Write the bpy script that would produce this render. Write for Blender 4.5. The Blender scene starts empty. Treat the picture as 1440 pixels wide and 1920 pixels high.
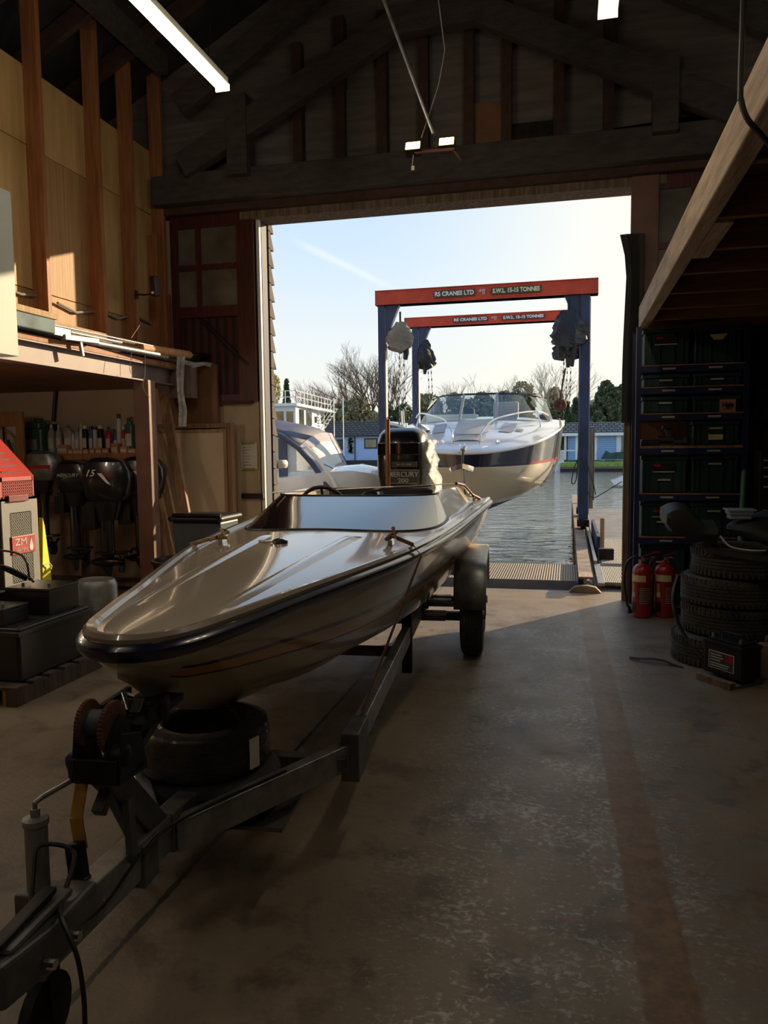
import bpy, bmesh, math, random
import numpy as np
from mathutils import Vector, Matrix, Euler
random.seed(7)
PI=math.pi
S=bpy.context.scene
COL=S.collection
# ---------------------------------------------------------------- camera model
F=1440.0; CH=1.55
yaw=math.atan(345/F); pitch=math.atan(119/F); roll=-0.0108
CR=(Matrix.Rotation(yaw,3,'Z')@Matrix.Rotation(PI/2-pitch,3,'X')@Matrix.Rotation(roll,3,'Z'))
cd=bpy.data.cameras.new('camera'); cam=bpy.data.objects.new('camera',cd); COL.objects.link(cam)
cam.matrix_world=Matrix.Translation((0,0,CH))@CR.to_4x4()
cd.sensor_fit='HORIZONTAL'; cd.sensor_width=36; cd.lens=36*F/1440; cd.clip_end=600; cd.clip_start=0.05
S.camera=cam
def ray(px,py): return CR@Vector(((px-720)/F,-(py-960)/F,-1))
def atY(px,py,y): d=ray(px,py); t=y/d.y; return Vector((d.x*t,y,CH+d.z*t))
def atX(px,py,x): d=ray(px,py); t=x/d.x; return Vector((x,d.y*t,CH+d.z*t))
def atZ(px,py,z): d=ray(px,py); t=(z-CH)/d.z; return Vector((d.x*t,d.y*t,z))
# ---------------------------------------------------------------- materials
def new_mat(n):
    m=bpy.data.materials.new(n); m.use_nodes=True; return m,m.node_tree.nodes,m.node_tree.links,m.node_tree.nodes['Principled BSDF']
def mat(n,c,rough=.6,metal=0,var=.15,scale=6,stretch=(1,1,1),c2=None,bump=0,bscale=None,coat=0,spec=.5,trans=0,emit=None,estr=0,alpha=1):
    m,N,L,b=new_mat(n)
    b.inputs['Roughness'].default_value=rough; b.inputs['Metallic'].default_value=metal
    b.inputs['Coat Weight'].default_value=coat; b.inputs['Coat Roughness'].default_value=.05
    b.inputs['Specular IOR Level'].default_value=spec
    b.inputs['Transmission Weight'].default_value=trans
    tc=N.new('ShaderNodeTexCoord'); mp=N.new('ShaderNodeMapping'); mp.inputs['Scale'].default_value=stretch
    L.new(tc.outputs['Object'],mp.inputs['Vector'])
    nz=N.new('ShaderNodeTexNoise'); nz.inputs['Scale'].default_value=scale; nz.inputs['Detail'].default_value=6
    L.new(mp.outputs['Vector'],nz.inputs['Vector'])
    cr=N.new('ShaderNodeValToRGB'); L.new(nz.outputs['Fac'],cr.inputs['Fac'])
    if c2 is None:
        a=[max(0,x*(1-var)) for x in c]; bb=[min(1,x*(1+var)) for x in c]
    else: a=c2; bb=c
    cr.color_ramp.elements[0].position=.35; cr.color_ramp.elements[1].position=.65
    cr.color_ramp.elements[0].color=(*a,1); cr.color_ramp.elements[1].color=(*bb,1)
    L.new(cr.outputs['Color'],b.inputs['Base Color'])
    if bump:
        n2=N.new('ShaderNodeTexNoise'); n2.inputs['Scale'].default_value=bscale or scale*3; n2.inputs['Detail'].default_value=5
        L.new(mp.outputs['Vector'],n2.inputs['Vector'])
        bp=N.new('ShaderNodeBump'); bp.inputs['Strength'].default_value=bump; bp.inputs['Distance'].default_value=.02
        L.new(n2.outputs['Fac'],bp.inputs['Height']); L.new(bp.outputs['Normal'],b.inputs['Normal'])
    if emit: b.inputs['Emission Color'].default_value=(*emit,1); b.inputs['Emission Strength'].default_value=estr
    if alpha<1: b.inputs['Alpha'].default_value=alpha
    return m
M={}
def wood(n,c,c2,st=(1,1,1),rough=.65,scale=5): M[n]=mat(n,c,rough,0,0,scale,st,c2,.25,scale*4)
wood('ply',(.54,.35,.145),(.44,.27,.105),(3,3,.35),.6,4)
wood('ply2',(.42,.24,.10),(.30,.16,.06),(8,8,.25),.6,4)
wood('stud',(.36,.15,.055),(.24,.085,.03),(8,8,.5),.6,4)
wood('rafter',(.075,.036,.024),(.045,.024,.017),(3,3,3),.8,3)
wood('beam_dark',(.07,.062,.054),(.042,.037,.032),(2,6,6),.8,3)
wood('gable_board',(.175,.155,.135),(.115,.10,.088),(.6,4,5),.75,3)
wood('sawn',(.56,.43,.31),(.36,.26,.17),(6,.6,6),.8,4)
wood('joist',(.26,.13,.065),(.17,.08,.04),(.7,5,5),.75,4)
wood('plank',(.30,.17,.09),(.20,.10,.05),(6,6,.5),.7,4)
wood('plank_pale',(.42,.29,.15),(.30,.19,.09),(6,6,.5),.7,4)
wood('brown_board',(.21,.10,.045),(.15,.065,.028),(1,1,1),.5,3)
wood('cream_board',(.50,.39,.26),(.40,.30,.19),(2,2,.7),.6,2)
wood('door_wood',(.42,.21,.08),(.30,.13,.05),(5,5,.5),.5,4)
wood('bark',(.20,.145,.10),(.11,.08,.055),(4,4,1),.9,5)
wood('pallet_wood',(.10,.075,.055),(.05,.038,.03),(5,5,.5),.9,5)
wood('weather_wood',(.22,.16,.11),(.10,.07,.05),(5,5,.5),.9,5)
M['red_door']=mat('red_door',(.065,.012,.011),.45,0,.35,5,(8,8,.6))
M['flake_white']=mat('flake_white',(.7,.68,.66),.5,0,.2,20)
M['plaster']=mat('plaster',(.60,.47,.33),.8,0,.08,2)
M['purple_steel']=mat('purple_steel',(.16,.11,.105),.5,0,.15,4)
M['post_brown']=mat('post_brown',(.16,.075,.05),.5,0,.2,4)
M['black_plastic']=mat('black_plastic',(.012,.012,.014),.4,0,.2,8)
M['black_gloss']=mat('black_gloss',(.008,.008,.010),.12,0,.2,3,coat=.6)
M['engine_black']=mat('engine_black',(.012,.013,.017),.25,0,.2,3,coat=.4)
M['rubber']=mat('rubber',(.022,.021,.020),.75,0,.3,14,bump=.3)
M['rubber_dusty']=mat('rubber_dusty',(.05,.043,.034),.8,0,.35,8,bump=.5,bscale=60)
M['chrome']=mat('chrome',(.7,.7,.7),.15,1,.05,3)
M['alu']=mat('alu',(.28,.28,.27),.5,.5,.1,6)
M['galv']=mat('galv',(.30,.31,.31),.42,.75,.25,12,(1,1,1))
M['galv_dark']=mat('galv_dark',(.13,.13,.13),.5,.6,.3,10)
M['rust']=mat('rust',(.12,.05,.028),.8,.2,.4,12,bump=.3)
M['black_steel']=mat('black_steel',(.02,.018,.017),.5,.5,.4,10)
M['cream_gel']=mat('cream_gel',(.66,.56,.40),.22,0,.02,2,coat=.6)
M['deck_gel']=mat('deck_gel',(.50,.44,.36),.15,0,.02,2,coat=.5)
M['deck_edge']=mat('deck_edge',(.30,.25,.20),.2,0,.02,2,coat=.6)
M['navy']=mat('navy',(.006,.010,.03),.25,0,.2,3,coat=.5)
M['maroon']=mat('maroon',(.17,.03,.02),.2,0,.1,3,coat=.6)
M['orange']=mat('orange',(.80,.38,.07),.2,0,.1,3,coat=.6)
M['white_paint']=mat('white_paint',(.80,.80,.77),.35,0,.05,3)
M['white_gel']=mat('white_gel',(.86,.85,.80),.15,0,.03,2,coat=.8)
M['cruiser_cream']=mat('cruiser_cream',(.66,.56,.38),.15,0,.03,2,coat=1)
M['antifoul']=mat('antifoul',(.05,.06,.10),.6,0,.3,4)
M['red_line']=mat('red_line',(.45,.02,.03),.25,0,.1,3)
M['cushion']=mat('cushion',(.55,.50,.44),.6,0,.06,3)
M['cushion_grey']=mat('cushion_grey',(.40,.40,.42),.6,0,.06,3)
M['crane_red']=mat('crane_red',(.52,.055,.022),.45,0,.2,4,bump=.1)
M['crane_blue']=mat('crane_blue',(.018,.042,.105),.45,0,.25,4)
M['rack_blue']=mat('rack_blue',(.012,.018,.065),.4,0,.2,4)
M['sign_dark']=mat('sign_dark',(.045,.05,.04),.5,0,.1,4)
M['gold_letter']=mat('gold_letter',(.80,.72,.42),.5,0,.05,4)
M['white_letter']=mat('white_letter',(.78,.78,.76),.5,0,.05,4)
M['grey_letter']=mat('grey_letter',(.45,.45,.45),.5,0,.05,4)
M['black_letter']=mat('black_letter',(.01,.01,.01),.5,0,.05,4)
M['tarp_beige']=mat('tarp_beige',(.22,.20,.15),.8,0,.25,3,bump=.4,bscale=7)
M['tarp_dark']=mat('tarp_dark',(.012,.013,.015),.55,0,.3,3,bump=.4,bscale=7)
M['rope']=mat('rope',(.40,.27,.14),.9,0,.3,30)
M['strap_brown']=mat('strap_brown',(.20,.095,.035),.8,0,.3,20)
M['strap_white']=mat('strap_white',(.62,.58,.50),.8,0,.15,20)
M['strap_yellow']=mat('strap_yellow',(.50,.25,.03),.7,0,.2,12)
M['foil']=mat('foil',(.05,.045,.04),.12,.3,.5,14,bump=1.0,bscale=40,coat=1,alpha=.5)
M['yellow']=mat('yellow',(.80,.72,.05),.4,0,.1,4)
M['heater_steel']=mat('heater_steel',(.17,.175,.165),.5,.0,.12,3)
M['pale_sheet']=mat('pale_sheet',(.42,.45,.42),.6,0,.05,2)
M['heater_red']=mat('heater_red',(.34,.035,.03),.4,0,.1,4)
M['ext_red']=mat('ext_red',(.30,.014,.013),.3,0,.1,4,coat=.3)
M['label_cream']=mat('label_cream',(.62,.50,.28),.6,0,.1,6)
M['tag_white']=mat('tag_white',(.42,.40,.36),.6,0,.15,10)
M['bin_green']=mat('bin_green',(.012,.040,.038),.38,0,.15,4)
M['box_card']=mat('box_card',(.42,.20,.12),.8,0,.1,6)
M['carton']=mat('carton',(.55,.27,.12),.7,0,.2,16)
M['paper']=mat('paper',(.62,.58,.50),.8,0,.05,6)
M['tape_green']=mat('tape_green',(.22,.28,.02),.5,0,.05,6)
M['navy_canvas']=mat('navy_canvas',(.075,.085,.13),.7,0,.15,3,bump=.2)
M['canvas_cream']=mat('canvas_cream',(.90,.86,.72),.8,0,.06,2,bump=.3,bscale=3)
M['canvas_mauve']=mat('canvas_mauve',(.42,.38,.43),.8,0,.08,3)
M['vinyl']=mat('vinyl',(.55,.58,.55),.15,0,.15,1.5,alpha=.75)
M['house_white']=mat('house_white',(.72,.76,.80),.6,0,.04,2)
M['house_blue']=mat('house_blue',(.30,.46,.72),.6,0,.06,2)
M['house_blue_pale']=mat('house_blue_pale',(.32,.50,.86),.6,0,.05,2)
M['win_dark']=mat('win_dark',(.08,.09,.07),.08,0,.4,1,spec=.8)
M['win_brown']=mat('win_brown',(.24,.15,.05),.15,0,.4,1)
M['hull_black']=mat('hull_black',(.012,.012,.016),.5,0,.3,2)
M['lawn']=mat('lawn',(.24,.33,.06),.9,0,.25,2)
M['tarp_green']=mat('tarp_green',(.03,.07,.06),.7,0,.25,2,bump=.5,bscale=3)
M['quay']=mat('quay',(.16,.16,.17),.7,0,.25,2.5,bump=.2)
M['pvc_grey']=mat('pvc_grey',(.24,.24,.22),.35,0,.05,4)
M['polythene']=mat('polythene',(.55,.56,.56),.2,0,.3,12,bump=.8,alpha=.65)
M['clear_tub']=mat('clear_tub',(.45,.50,.60),.25,0,.1,6,alpha=.7)
M['roof_sheet']=mat('roof_sheet',(.03,.028,.027),.9,0,.3,3)
M['deep_blue']=mat('deep_blue',(.01,.02,.07),.65,0,.2,3)
M['tub_blue']=mat('tub_blue',(.05,.065,.09),.45,0,.15,4)
M['cloth_black']=mat('cloth_black',(.018,.018,.020),.7,0,.3,6,bump=.6,bscale=5)
M['seat_grey']=mat('seat_grey',(.016,.013,.011),.6,0,.3,6)
M['can_beige']=mat('can_beige',(.22,.16,.09),.5,0,.1,4)
M['green_tube']=mat('green_tube',(.10,.24,.18),.5,0,.1,4)
M['brass']=mat('brass',(.40,.17,.06),.3,.6,.2,6)
M['glass_old']=mat('glass_old',(.12,.11,.09),.25,0,.4,2,spec=.7)
M['olive_leaf']=mat('olive_leaf',(.32,.28,.16),.9,0,.4,1.2)
M['dark_leaf']=mat('dark_leaf',(.11,.14,.065),.9,0,.4,1.2)
M['yellow_leaf']=mat('yellow_leaf',(.50,.47,.16),.9,0,.3,1.2)
M['brown_twig']=mat('brown_twig',(.30,.19,.13),.9,0,.3,2)
M['pale_twig']=mat('pale_twig',(.42,.36,.29),.9,0,.3,2)
for n,c in dict(b_blue=(.05,.12,.35),b_white=(.6,.6,.58),b_black=(.02,.02,.02),b_red=(.45,.03,.04),b_grey=(.3,.3,.32),b_green=(.04,.12,.08),b_clear=(.35,.36,.36)).items(): M[n]=mat(n,c,.35,0,.1,20)
M['clad_wood']=mat('clad_wood',(.085,.068,.056),.85,0,.3,4)
M['beam_dusty']=mat('beam_dusty',(.27,.20,.145),.75,0,.3,5)
M['pale_blue_steel']=mat('pale_blue_steel',(.17,.20,.29),.5,0,.2,4)
M['worn_blue']=mat('worn_blue',(.07,.12,.15),.7,0,.4,5)
M['tube_on']=mat('tube_on',(.9,.85,.7),.5,0,0,3,emit=(1,.84,.52),estr=1.35)
M['flood_on']=mat('flood_on',(.9,.8,.5),.5,0,0,3,emit=(1,.66,.20),estr=9)
# tiled roof
def roof_tiles(n,c,c2,sx,sz):
    m,N,L,b=new_mat(n); tc=N.new('ShaderNodeTexCoord'); mp=N.new('ShaderNodeMapping')
    mp.inputs['Rotation'].default_value=(PI/2,0,0)
    br=N.new('ShaderNodeTexBrick'); br.inputs['Scale'].default_value=1; br.inputs['Brick Width'].default_value=sx; br.inputs['Row Height'].default_value=sz
    br.inputs['Mortar Size'].default_value=.05; br.inputs['Color1'].default_value=(*c,1); br.inputs['Color2'].default_value=(*c2,1); br.inputs['Mortar'].default_value=(.02,.02,.02,1)
    L.new(tc.outputs['Object'],mp.inputs['Vector']); L.new(mp.outputs['Vector'],br.inputs['Vector']); L.new(br.outputs['Color'],b.inputs['Base Color']); b.inputs['Roughness'].default_value=.8
    M[n]=m
roof_tiles('tiles_grey',(.13,.12,.11),(.09,.085,.08),.5,.22)
roof_tiles('tiles_pale',(.25,.23,.20),(.16,.15,.13),.5,.22)
# non-slip plank grating
def ridged(n,c,c2,axis,freq,noise=.3):
    m,N,L,b=new_mat(n); tc=N.new('ShaderNodeTexCoord'); wv=N.new('ShaderNodeTexWave'); wv.bands_direction=axis; wv.inputs['Scale'].default_value=freq; wv.inputs['Distortion'].default_value=.15
    L.new(tc.outputs['Object'],wv.inputs['Vector']); cr=N.new('ShaderNodeValToRGB'); cr.color_ramp.elements[0].color=(*c2,1); cr.color_ramp.elements[1].color=(*c,1)
    cr.color_ramp.elements[0].position=.25; cr.color_ramp.elements[1].position=.6
    L.new(wv.outputs['Fac'],cr.inputs['Fac']); nz=N.new('ShaderNodeTexNoise'); nz.inputs['Scale'].default_value=5; L.new(tc.outputs['Object'],nz.inputs['Vector'])
    mx=N.new('ShaderNodeMix'); mx.data_type='RGBA'; mx.blend_type='MULTIPLY'; mx.inputs[0].default_value=noise; L.new(cr.outputs['Color'],mx.inputs[6]); L.new(nz.outputs['Fac'],mx.inputs[7])
    L.new(mx.outputs[2],b.inputs['Base Color']); bp=N.new('ShaderNodeBump'); bp.inputs['Distance'].default_value=.01; bp.inputs['Strength'].default_value=.6; L.new(wv.outputs['Fac'],bp.inputs['Height']); L.new(bp.outputs['Normal'],b.inputs['Normal'])
    b.inputs['Roughness'].default_value=.7; M[n]=m
ridged('grating',(.48,.38,.26),(.10,.075,.05),'X',11)
ridged('grating_small',(.46,.41,.33),(.16,.14,.11),'X',16)
ridged('tread',(.035,.033,.03),(.012,.012,.012),'Z',22)
ridged('red_planks',(.065,.013,.012),(.03,.007,.007),'X',3.2)
ridged('clap_blue',(.34,.52,.86),(.24,.40,.72),'Z',1.6)
ridged('corrug',(.03,.028,.026),(.014,.013,.012),'Y',3)
# floor
def floor_mat():
    m,N,L,b=new_mat('workshop_concrete')
    tc=N.new('ShaderNodeTexCoord'); sp=N.new('ShaderNodeSeparateXYZ'); L.new(tc.outputs['Object'],sp.inputs[0])
    def noise(s,d=8,st=None,dist=0):
        n=N.new('ShaderNodeTexNoise'); n.inputs['Scale'].default_value=s; n.inputs['Detail'].default_value=d; n.inputs['Roughness'].default_value=.65; n.inputs['Distortion'].default_value=dist
        if st:
            mp=N.new('ShaderNodeMapping'); mp.inputs['Scale'].default_value=st; L.new(tc.outputs['Object'],mp.inputs[0]); L.new(mp.outputs[0],n.inputs['Vector'])
        else: L.new(tc.outputs['Object'],n.inputs['Vector'])
        return n.outputs['Fac']
    def math_(op,a,bb=None,c=None):
        n=N.new('ShaderNodeMath'); n.operation=op
        for i,v in enumerate((a,bb,c)):
            if v is None: continue
            if isinstance(v,(int,float)): n.inputs[i].default_value=v
            else: L.new(v,n.inputs[i])
        return n.outputs[0]
    def ss(v,lo,hi):
        n=N.new('ShaderNodeMapRange'); n.interpolation_type='SMOOTHSTEP'; n.inputs['From Min'].default_value=lo; n.inputs['From Max'].default_value=hi; L.new(v,n.inputs['Value']); return n.outputs[0]
    def mix(f,a,c):
        n=N.new('ShaderNodeMix'); n.data_type='RGBA'
        L.new(f,n.inputs[0])
        for i,v in ((6,a),(7,c)):
            if isinstance(v,tuple): n.inputs[i].default_value=(*v,1)
            else: L.new(v,n.inputs[i])
        return n.outputs[2]
    x,y=sp.outputs[0],sp.outputs[1]
    base=mix(ss(noise(1.3),.35,.7),(.195,.150,.105),(.27,.215,.16))
    base=mix(math_('MULTIPLY',ss(noise(3.2,10),.50,.64),.75),base,(.095,.068,.048))
    base=mix(math_('MULTIPLY',ss(noise(26,6),.55,.7),.35),base,(.085,.064,.048))
    # worn grey paint along the middle of the bay
    reg=math_('MULTIPLY',ss(math_('ABSOLUTE',math_('ADD',x,.05)),.85,.15),ss(y,8.0,6.3))
    fl=ss(math_('ADD',math_('MULTIPLY',noise(34,10,(1,1.4,1),.6),.75),math_('MULTIPLY',noise(2.1),.4)),.575,.68)
    base=mix(math_('MULTIPLY',math_('MULTIPLY',reg,fl),math_('MULTIPLY',ss(noise(5,6),.36,.55),.85)),base,(.50,.51,.52))
    grey=math_('MULTIPLY',ss(math_('ABSOLUTE',math_('SUBTRACT',x,.65)),.5,.1),ss(noise(4,8),.45,.62))
    base=mix(math_('MULTIPLY',grey,.4),base,(.17,.175,.18))
    # pale scuffs on the right
    sc=math_('MULTIPLY',ss(math_('SUBTRACT',x,.45),0,.35),ss(noise(5,10,(1,2.2,1),.8),.63,.70))
    base=mix(math_('MULTIPLY',sc,.7),base,(.36,.30,.24))
    spk=ss(noise(75,2),.76,.80); base=mix(math_('MULTIPLY',spk,.8),base,(.5,.48,.45))
    # brown painted line
    cx=math_('SUBTRACT',x,math_('ADD',math_('MULTIPLY',y,-.0183),.335))
    ln=ss(math_('ADD',math_('ABSOLUTE',cx),math_('MULTIPLY',math_('SUBTRACT',noise(9),.5),.05)),.088,.072)
    ln=math_('MULTIPLY',ln,ss(y,8.15,8.0))
    base=mix(math_('MULTIPLY',ln,.9),base,mix(ss(noise(14),.4,.65),(.15,.078,.030),(.25,.135,.055)))
    # joints
    j=ss(math_('ADD',math_('ABSOLUTE',math_('ADD',x,1.355)),math_('MULTIPLY',math_('SUBTRACT',noise(7),.5),.03)),.016,.006)
    base=mix(j,base,(.012,.010,.008))
    j2=ss(math_('ADD',math_('ABSOLUTE',math_('SUBTRACT',y,7.98)),math_('MULTIPLY',math_('SUBTRACT',noise(6),.5),.05)),.014,.004)
    base=mix(j2,base,(.03,.022,.015))
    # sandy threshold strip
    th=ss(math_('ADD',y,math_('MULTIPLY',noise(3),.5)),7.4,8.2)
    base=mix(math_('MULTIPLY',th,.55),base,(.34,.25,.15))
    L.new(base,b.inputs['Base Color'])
    rr=N.new('ShaderNodeMapRange'); L.new(noise(4,6),rr.inputs['Value']); rr.inputs['To Min'].default_value=.33; rr.inputs['To Max'].default_value=.62; L.new(rr.outputs[0],b.inputs['Roughness'])
    bp=N.new('ShaderNodeBump'); bp.inputs['Strength'].default_value=.3; bp.inputs['Distance'].default_value=.01; L.new(noise(30,8),bp.inputs['Height']); L.new(bp.outputs['Normal'],b.inputs['Normal'])
    return m
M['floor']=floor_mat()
def water_mat():
    m,N,L,b=new_mat('harbour_water'); tc=N.new('ShaderNodeTexCoord')
    b.inputs['Base Color'].default_value=(.17,.185,.165,1); b.inputs['Roughness'].default_value=.08; b.inputs['IOR'].default_value=1.7
    mp=N.new('ShaderNodeMapping'); mp.inputs['Scale'].default_value=(.55,1.1,1); L.new(tc.outputs['Object'],mp.inputs[0])
    n=N.new('ShaderNodeTexNoise'); n.inputs['Scale'].default_value=2.2; n.inputs['Detail'].default_value=5; n.inputs['Distortion'].default_value=.6; L.new(mp.outputs[0],n.inputs['Vector'])
    bp=N.new('ShaderNodeBump'); bp.inputs['Strength'].default_value=.8; bp.inputs['Distance'].default_value=.12; L.new(n.outputs['Fac'],bp.inputs['Height']); L.new(bp.outputs['Normal'],b.inputs['Normal'])
    return m
M['water']=water_mat()
def glass_mat(n,tint,gl):
    m,N,L,b=new_mat(n); N.remove(b); out=N['Material Output']
    t=N.new('ShaderNodeBsdfTransparent'); t.inputs[0].default_value=(*tint,1); g=N.new('ShaderNodeBsdfGlossy'); g.inputs['Roughness'].default_value=.03
    lw=N.new('ShaderNodeLayerWeight'); lw.inputs['Blend'].default_value=.25; ad=N.new('ShaderNodeMath'); ad.operation='ADD'; ad.use_clamp=True; ad.inputs[1].default_value=gl; L.new(lw.outputs['Fresnel'],ad.inputs[0])
    mx=N.new('ShaderNodeMixShader'); L.new(ad.outputs[0],mx.inputs[0]); L.new(t.outputs[0],mx.inputs[1]); L.new(g.outputs[0],mx.inputs[2]); L.new(mx.outputs[0],out.inputs['Surface']); return m
M['glass']=glass_mat('clear_glass',(.62,.72,.72),.10)
M['glass_dim']=glass_mat('dusty_glass',(.30,.28,.24),.03)
# ---------------------------------------------------------------- mesh kit
class MB:
    def __init__(s): s.v=[]; s.f=[]; s.m=[]
    def add(s,vs,fs,mi=0):
        o=len(s.v); s.v+=[Vector(v) for v in vs]; s.f+=[tuple(o+i for i in f) for f in fs]; s.m+=[mi]*len(fs); return s
    def box(s,x0,x1,y0,y1,z0,z1,mi=0,R=None,c=None):
        vs=[Vector((x,y,z)) for z in (z0,z1) for y in (y0,y1) for x in (x0,x1)]
        if R is not None:
            c=Vector(c) if c is not None else Vector(((x0+x1)/2,(y0+y1)/2,(z0+z1)/2)); vs=[R@(v-c)+c for v in vs]
        return s.add(vs,[(0,2,3,1),(4,5,7,6),(0,1,5,4),(2,6,7,3),(0,4,6,2),(1,3,7,5)],mi)
    def bar(s,a,b,w,h,mi=0,up=(0,0,1)):
        a=Vector(a);b=Vector(b);d=(b-a).normalized();u=Vector(up)
        if abs(d.dot(u))>.98: u=Vector((0,1,0))
        sx=d.cross(u).normalized(); uz=sx.cross(d).normalized()
        vs=[p+sx*(i*w/2)+uz*(j*h/2) for p in (a,b) for (i,j) in ((-1,-1),(1,-1),(1,1),(-1,1))]
        return s.add(vs,[(3,2,1,0),(4,5,6,7),(0,1,5,4),(1,2,6,5),(2,3,7,6),(3,0,4,7)],mi)
    def tube(s,pts,r,n=8,mi=0,cap=True):
        pts=[Vector(p) for p in pts]; rr=r if isinstance(r,(list,tuple)) else [r]*len(pts)
        o=len(s.v); ref=Vector((0,0,1)); 
        for i,p in enumerate(pts):
            d=(pts[min(i+1,len(pts)-1)]-pts[max(i-1,0)]).normalized()
            if abs(d.dot(ref))>.95: ref=Vector((1,0,0)) if abs(d.x)<.9 else Vector((0,1,0))
            a=d.cross(ref).normalized(); b=a.cross(d).normalized(); ref=b if i else b
            for k in range(n):
                t=2*PI*k/n; s.v.append(p+(a*math.cos(t)+b*math.sin(t))*rr[i])
        for i in range(len(pts)-1):
            for k in range(n):
                s.f.append((o+i*n+k,o+i*n+(k+1)%n,o+(i+1)*n+(k+1)%n,o+(i+1)*n+k)); s.m.append(mi)
        if cap:
            s.f.append(tuple(o+k for k in range(n))[::-1]); s.m.append(mi); e=o+(len(pts)-1)*n; s.f.append(tuple(e+k for k in range(n))); s.m.append(mi)
        return s
    def lathe(s,prof,c=(0,0,0),n=24,mi=0,axis='z',mis=None):
        o=len(s.v); c=Vector(c)
        for (r,z) in prof:
            for k in range(n):
                t=2*PI*k/n; a,b=r*math.cos(t),r*math.sin(t)
                s.v.append(c+(Vector((a,b,z)) if axis=='z' else Vector((z,a,b)) if axis=='x' else Vector((b,z,a))))
        for i in range(len(prof)-1):
            for k in range(n):
                s.f.append((o+i*n+k,o+i*n+(k+1)%n,o+(i+1)*n+(k+1)%n,o+(i+1)*n+k)); s.m.append(mis[i] if mis else mi)
        return s
    def grid(s,rows,mi=0,rowm=None,closed=False):
        n=len(rows[0]); o=len(s.v)
        for r in rows: s.v+=[Vector(p) for p in r]
        for i in range(len(rows)-1):
            for k in range(n if closed else n-1):
                s.f.append((o+i*n+k,o+i*n+(k+1)%n,o+(i+1)*n+(k+1)%n,o+(i+1)*n+k)); s.m.append(rowm[i] if rowm else mi)
        return s
    def prism(s,poly,d,mi=0):
        d=Vector(d); n=len(poly); a=[Vector(p) for p in poly]; vs=a+[p+d for p in a]
        return s.add(vs,[tuple(range(n))[::-1],tuple(range(n,2*n))]+[(i,(i+1)%n,n+(i+1)%n,n+i) for i in range(n)],mi)
    def rbox(s,x0,x1,y0,y1,z0,z1,r,mi=0,n=4):   # box with rounded vertical corners
        ring=[]
        for cx,cy,a0 in ((x1-r,y1-r,0),(x0+r,y1-r,PI/2),(x0+r,y0+r,PI),(x1-r,y0+r,1.5*PI)):
            for k in range(n+1):
                t=a0+PI/2*k/n; ring.append((cx+r*math.cos(t),cy+r*math.sin(t)))
        q=r*.35; cx,cy=(x0+x1)/2,(y0+y1)/2
        def ins(p,d): return (p[0]-math.copysign(d,p[0]-cx),p[1]-math.copysign(d,p[1]-cy))
        rows=[[(*ins(p,q),z0) for p in ring],[(*p,z0+q) for p in ring],[(*p,z1-q) for p in ring],[(*ins(p,q),z1) for p in ring]]
        s.grid(rows,mi,closed=True); m=len(ring); o=len(s.v)-4*m
        s.f.append(tuple(range(o,o+m))[::-1]); s.m.append(mi); s.f.append(tuple(range(o+3*m,o+4*m))); s.m.append(mi); return s
def mesh_of(name,mb,mats,shift,smooth=False,rot=0):
    R=Matrix.Rotation(-rot,3,'Z')
    me=bpy.data.meshes.new(name); me.from_pydata([tuple(R@(v-shift)) for v in mb.v],[],mb.f)
    for m in mats: me.materials.append(M[m] if isinstance(m,str) else m)
    for p,i in zip(me.polygons,mb.m): p.material_index=i; p.use_smooth=smooth
    bm=bmesh.new(); bm.from_mesh(me); bmesh.ops.recalc_face_normals(bm,faces=bm.faces); bm.to_mesh(me); bm.free()
    return me
def props(o,label,cat,group=None,kind=None):
    if label: o['label']=label
    if cat: o['category']=cat
    if group: o['group']=group
    if kind: o['kind']=kind
    return o
def fin(o,bev=0,smooth=False,seg=2):
    if bev:
        b=o.modifiers.new('bevel','BEVEL'); b.width=bev; b.segments=seg; b.limit_method='ANGLE'; b.angle_limit=.6
    if smooth:
        try: o.data.set_sharp_from_angle(angle=math.radians(38))
        except Exception: pass
    return o
def thing(name,label,cat,loc,rz=0,group=None,kind=None):
    o=bpy.data.objects.new(name,None); o.empty_display_size=.1; COL.objects.link(o); o.location=loc; o.rotation_euler=(0,0,rz)
    props(o,label,cat,group,kind); return o
def root_of(o):
    while o.parent: o=o.parent
    return o
def part(name,mb,mats,parent,world=True,smooth=False,bev=0,label=None,kind=None):
    """mb in world coordinates (world=True) or in the thing's own coordinates"""
    if isinstance(mats,str): mats=[mats]
    r=root_of(parent)
    me=mesh_of(name,mb,mats,Vector(r.location) if world else Vector((0,0,0)),smooth,r.rotation_euler[2] if world else 0)
    o=bpy.data.objects.new(name,me); COL.objects.link(o); o.parent=parent
    if label: o['label']=label
    if kind: o['kind']=kind
    return fin(o,bev,smooth)
def solo(name,mb,mats,label,cat,group=None,kind=None,smooth=False,bev=0):
    if isinstance(mats,str): mats=[mats]
    xs=[v.x for v in mb.v]; ys=[v.y for v in mb.v]; zs=[v.z for v in mb.v]
    c=Vector(((min(xs)+max(xs))/2,(min(ys)+max(ys))/2,min(zs)))
    o=bpy.data.objects.new(name,mesh_of(name,mb,mats,c,smooth)); COL.objects.link(o); o.location=c
    props(o,label,cat,group,kind); return fin(o,bev,smooth)
def struct(name,mb,mats,parent=None,**k):
    if parent: return part(name,mb,mats,parent,**k)
    if isinstance(mats,str): mats=[mats]
    o=bpy.data.objects.new(name,mesh_of(name,mb,mats,Vector((0,0,0)))); COL.objects.link(o); o['kind']='structure'; return fin(o,k.get('bev',0))
def children(o): return [c for c in bpy.data.objects if c.parent==o]
def copy_tree(o,parent=None):
    c=o.copy(); COL.objects.link(c); c.parent=parent
    for ch in children(o): copy_tree(ch,c)
    return c
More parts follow.
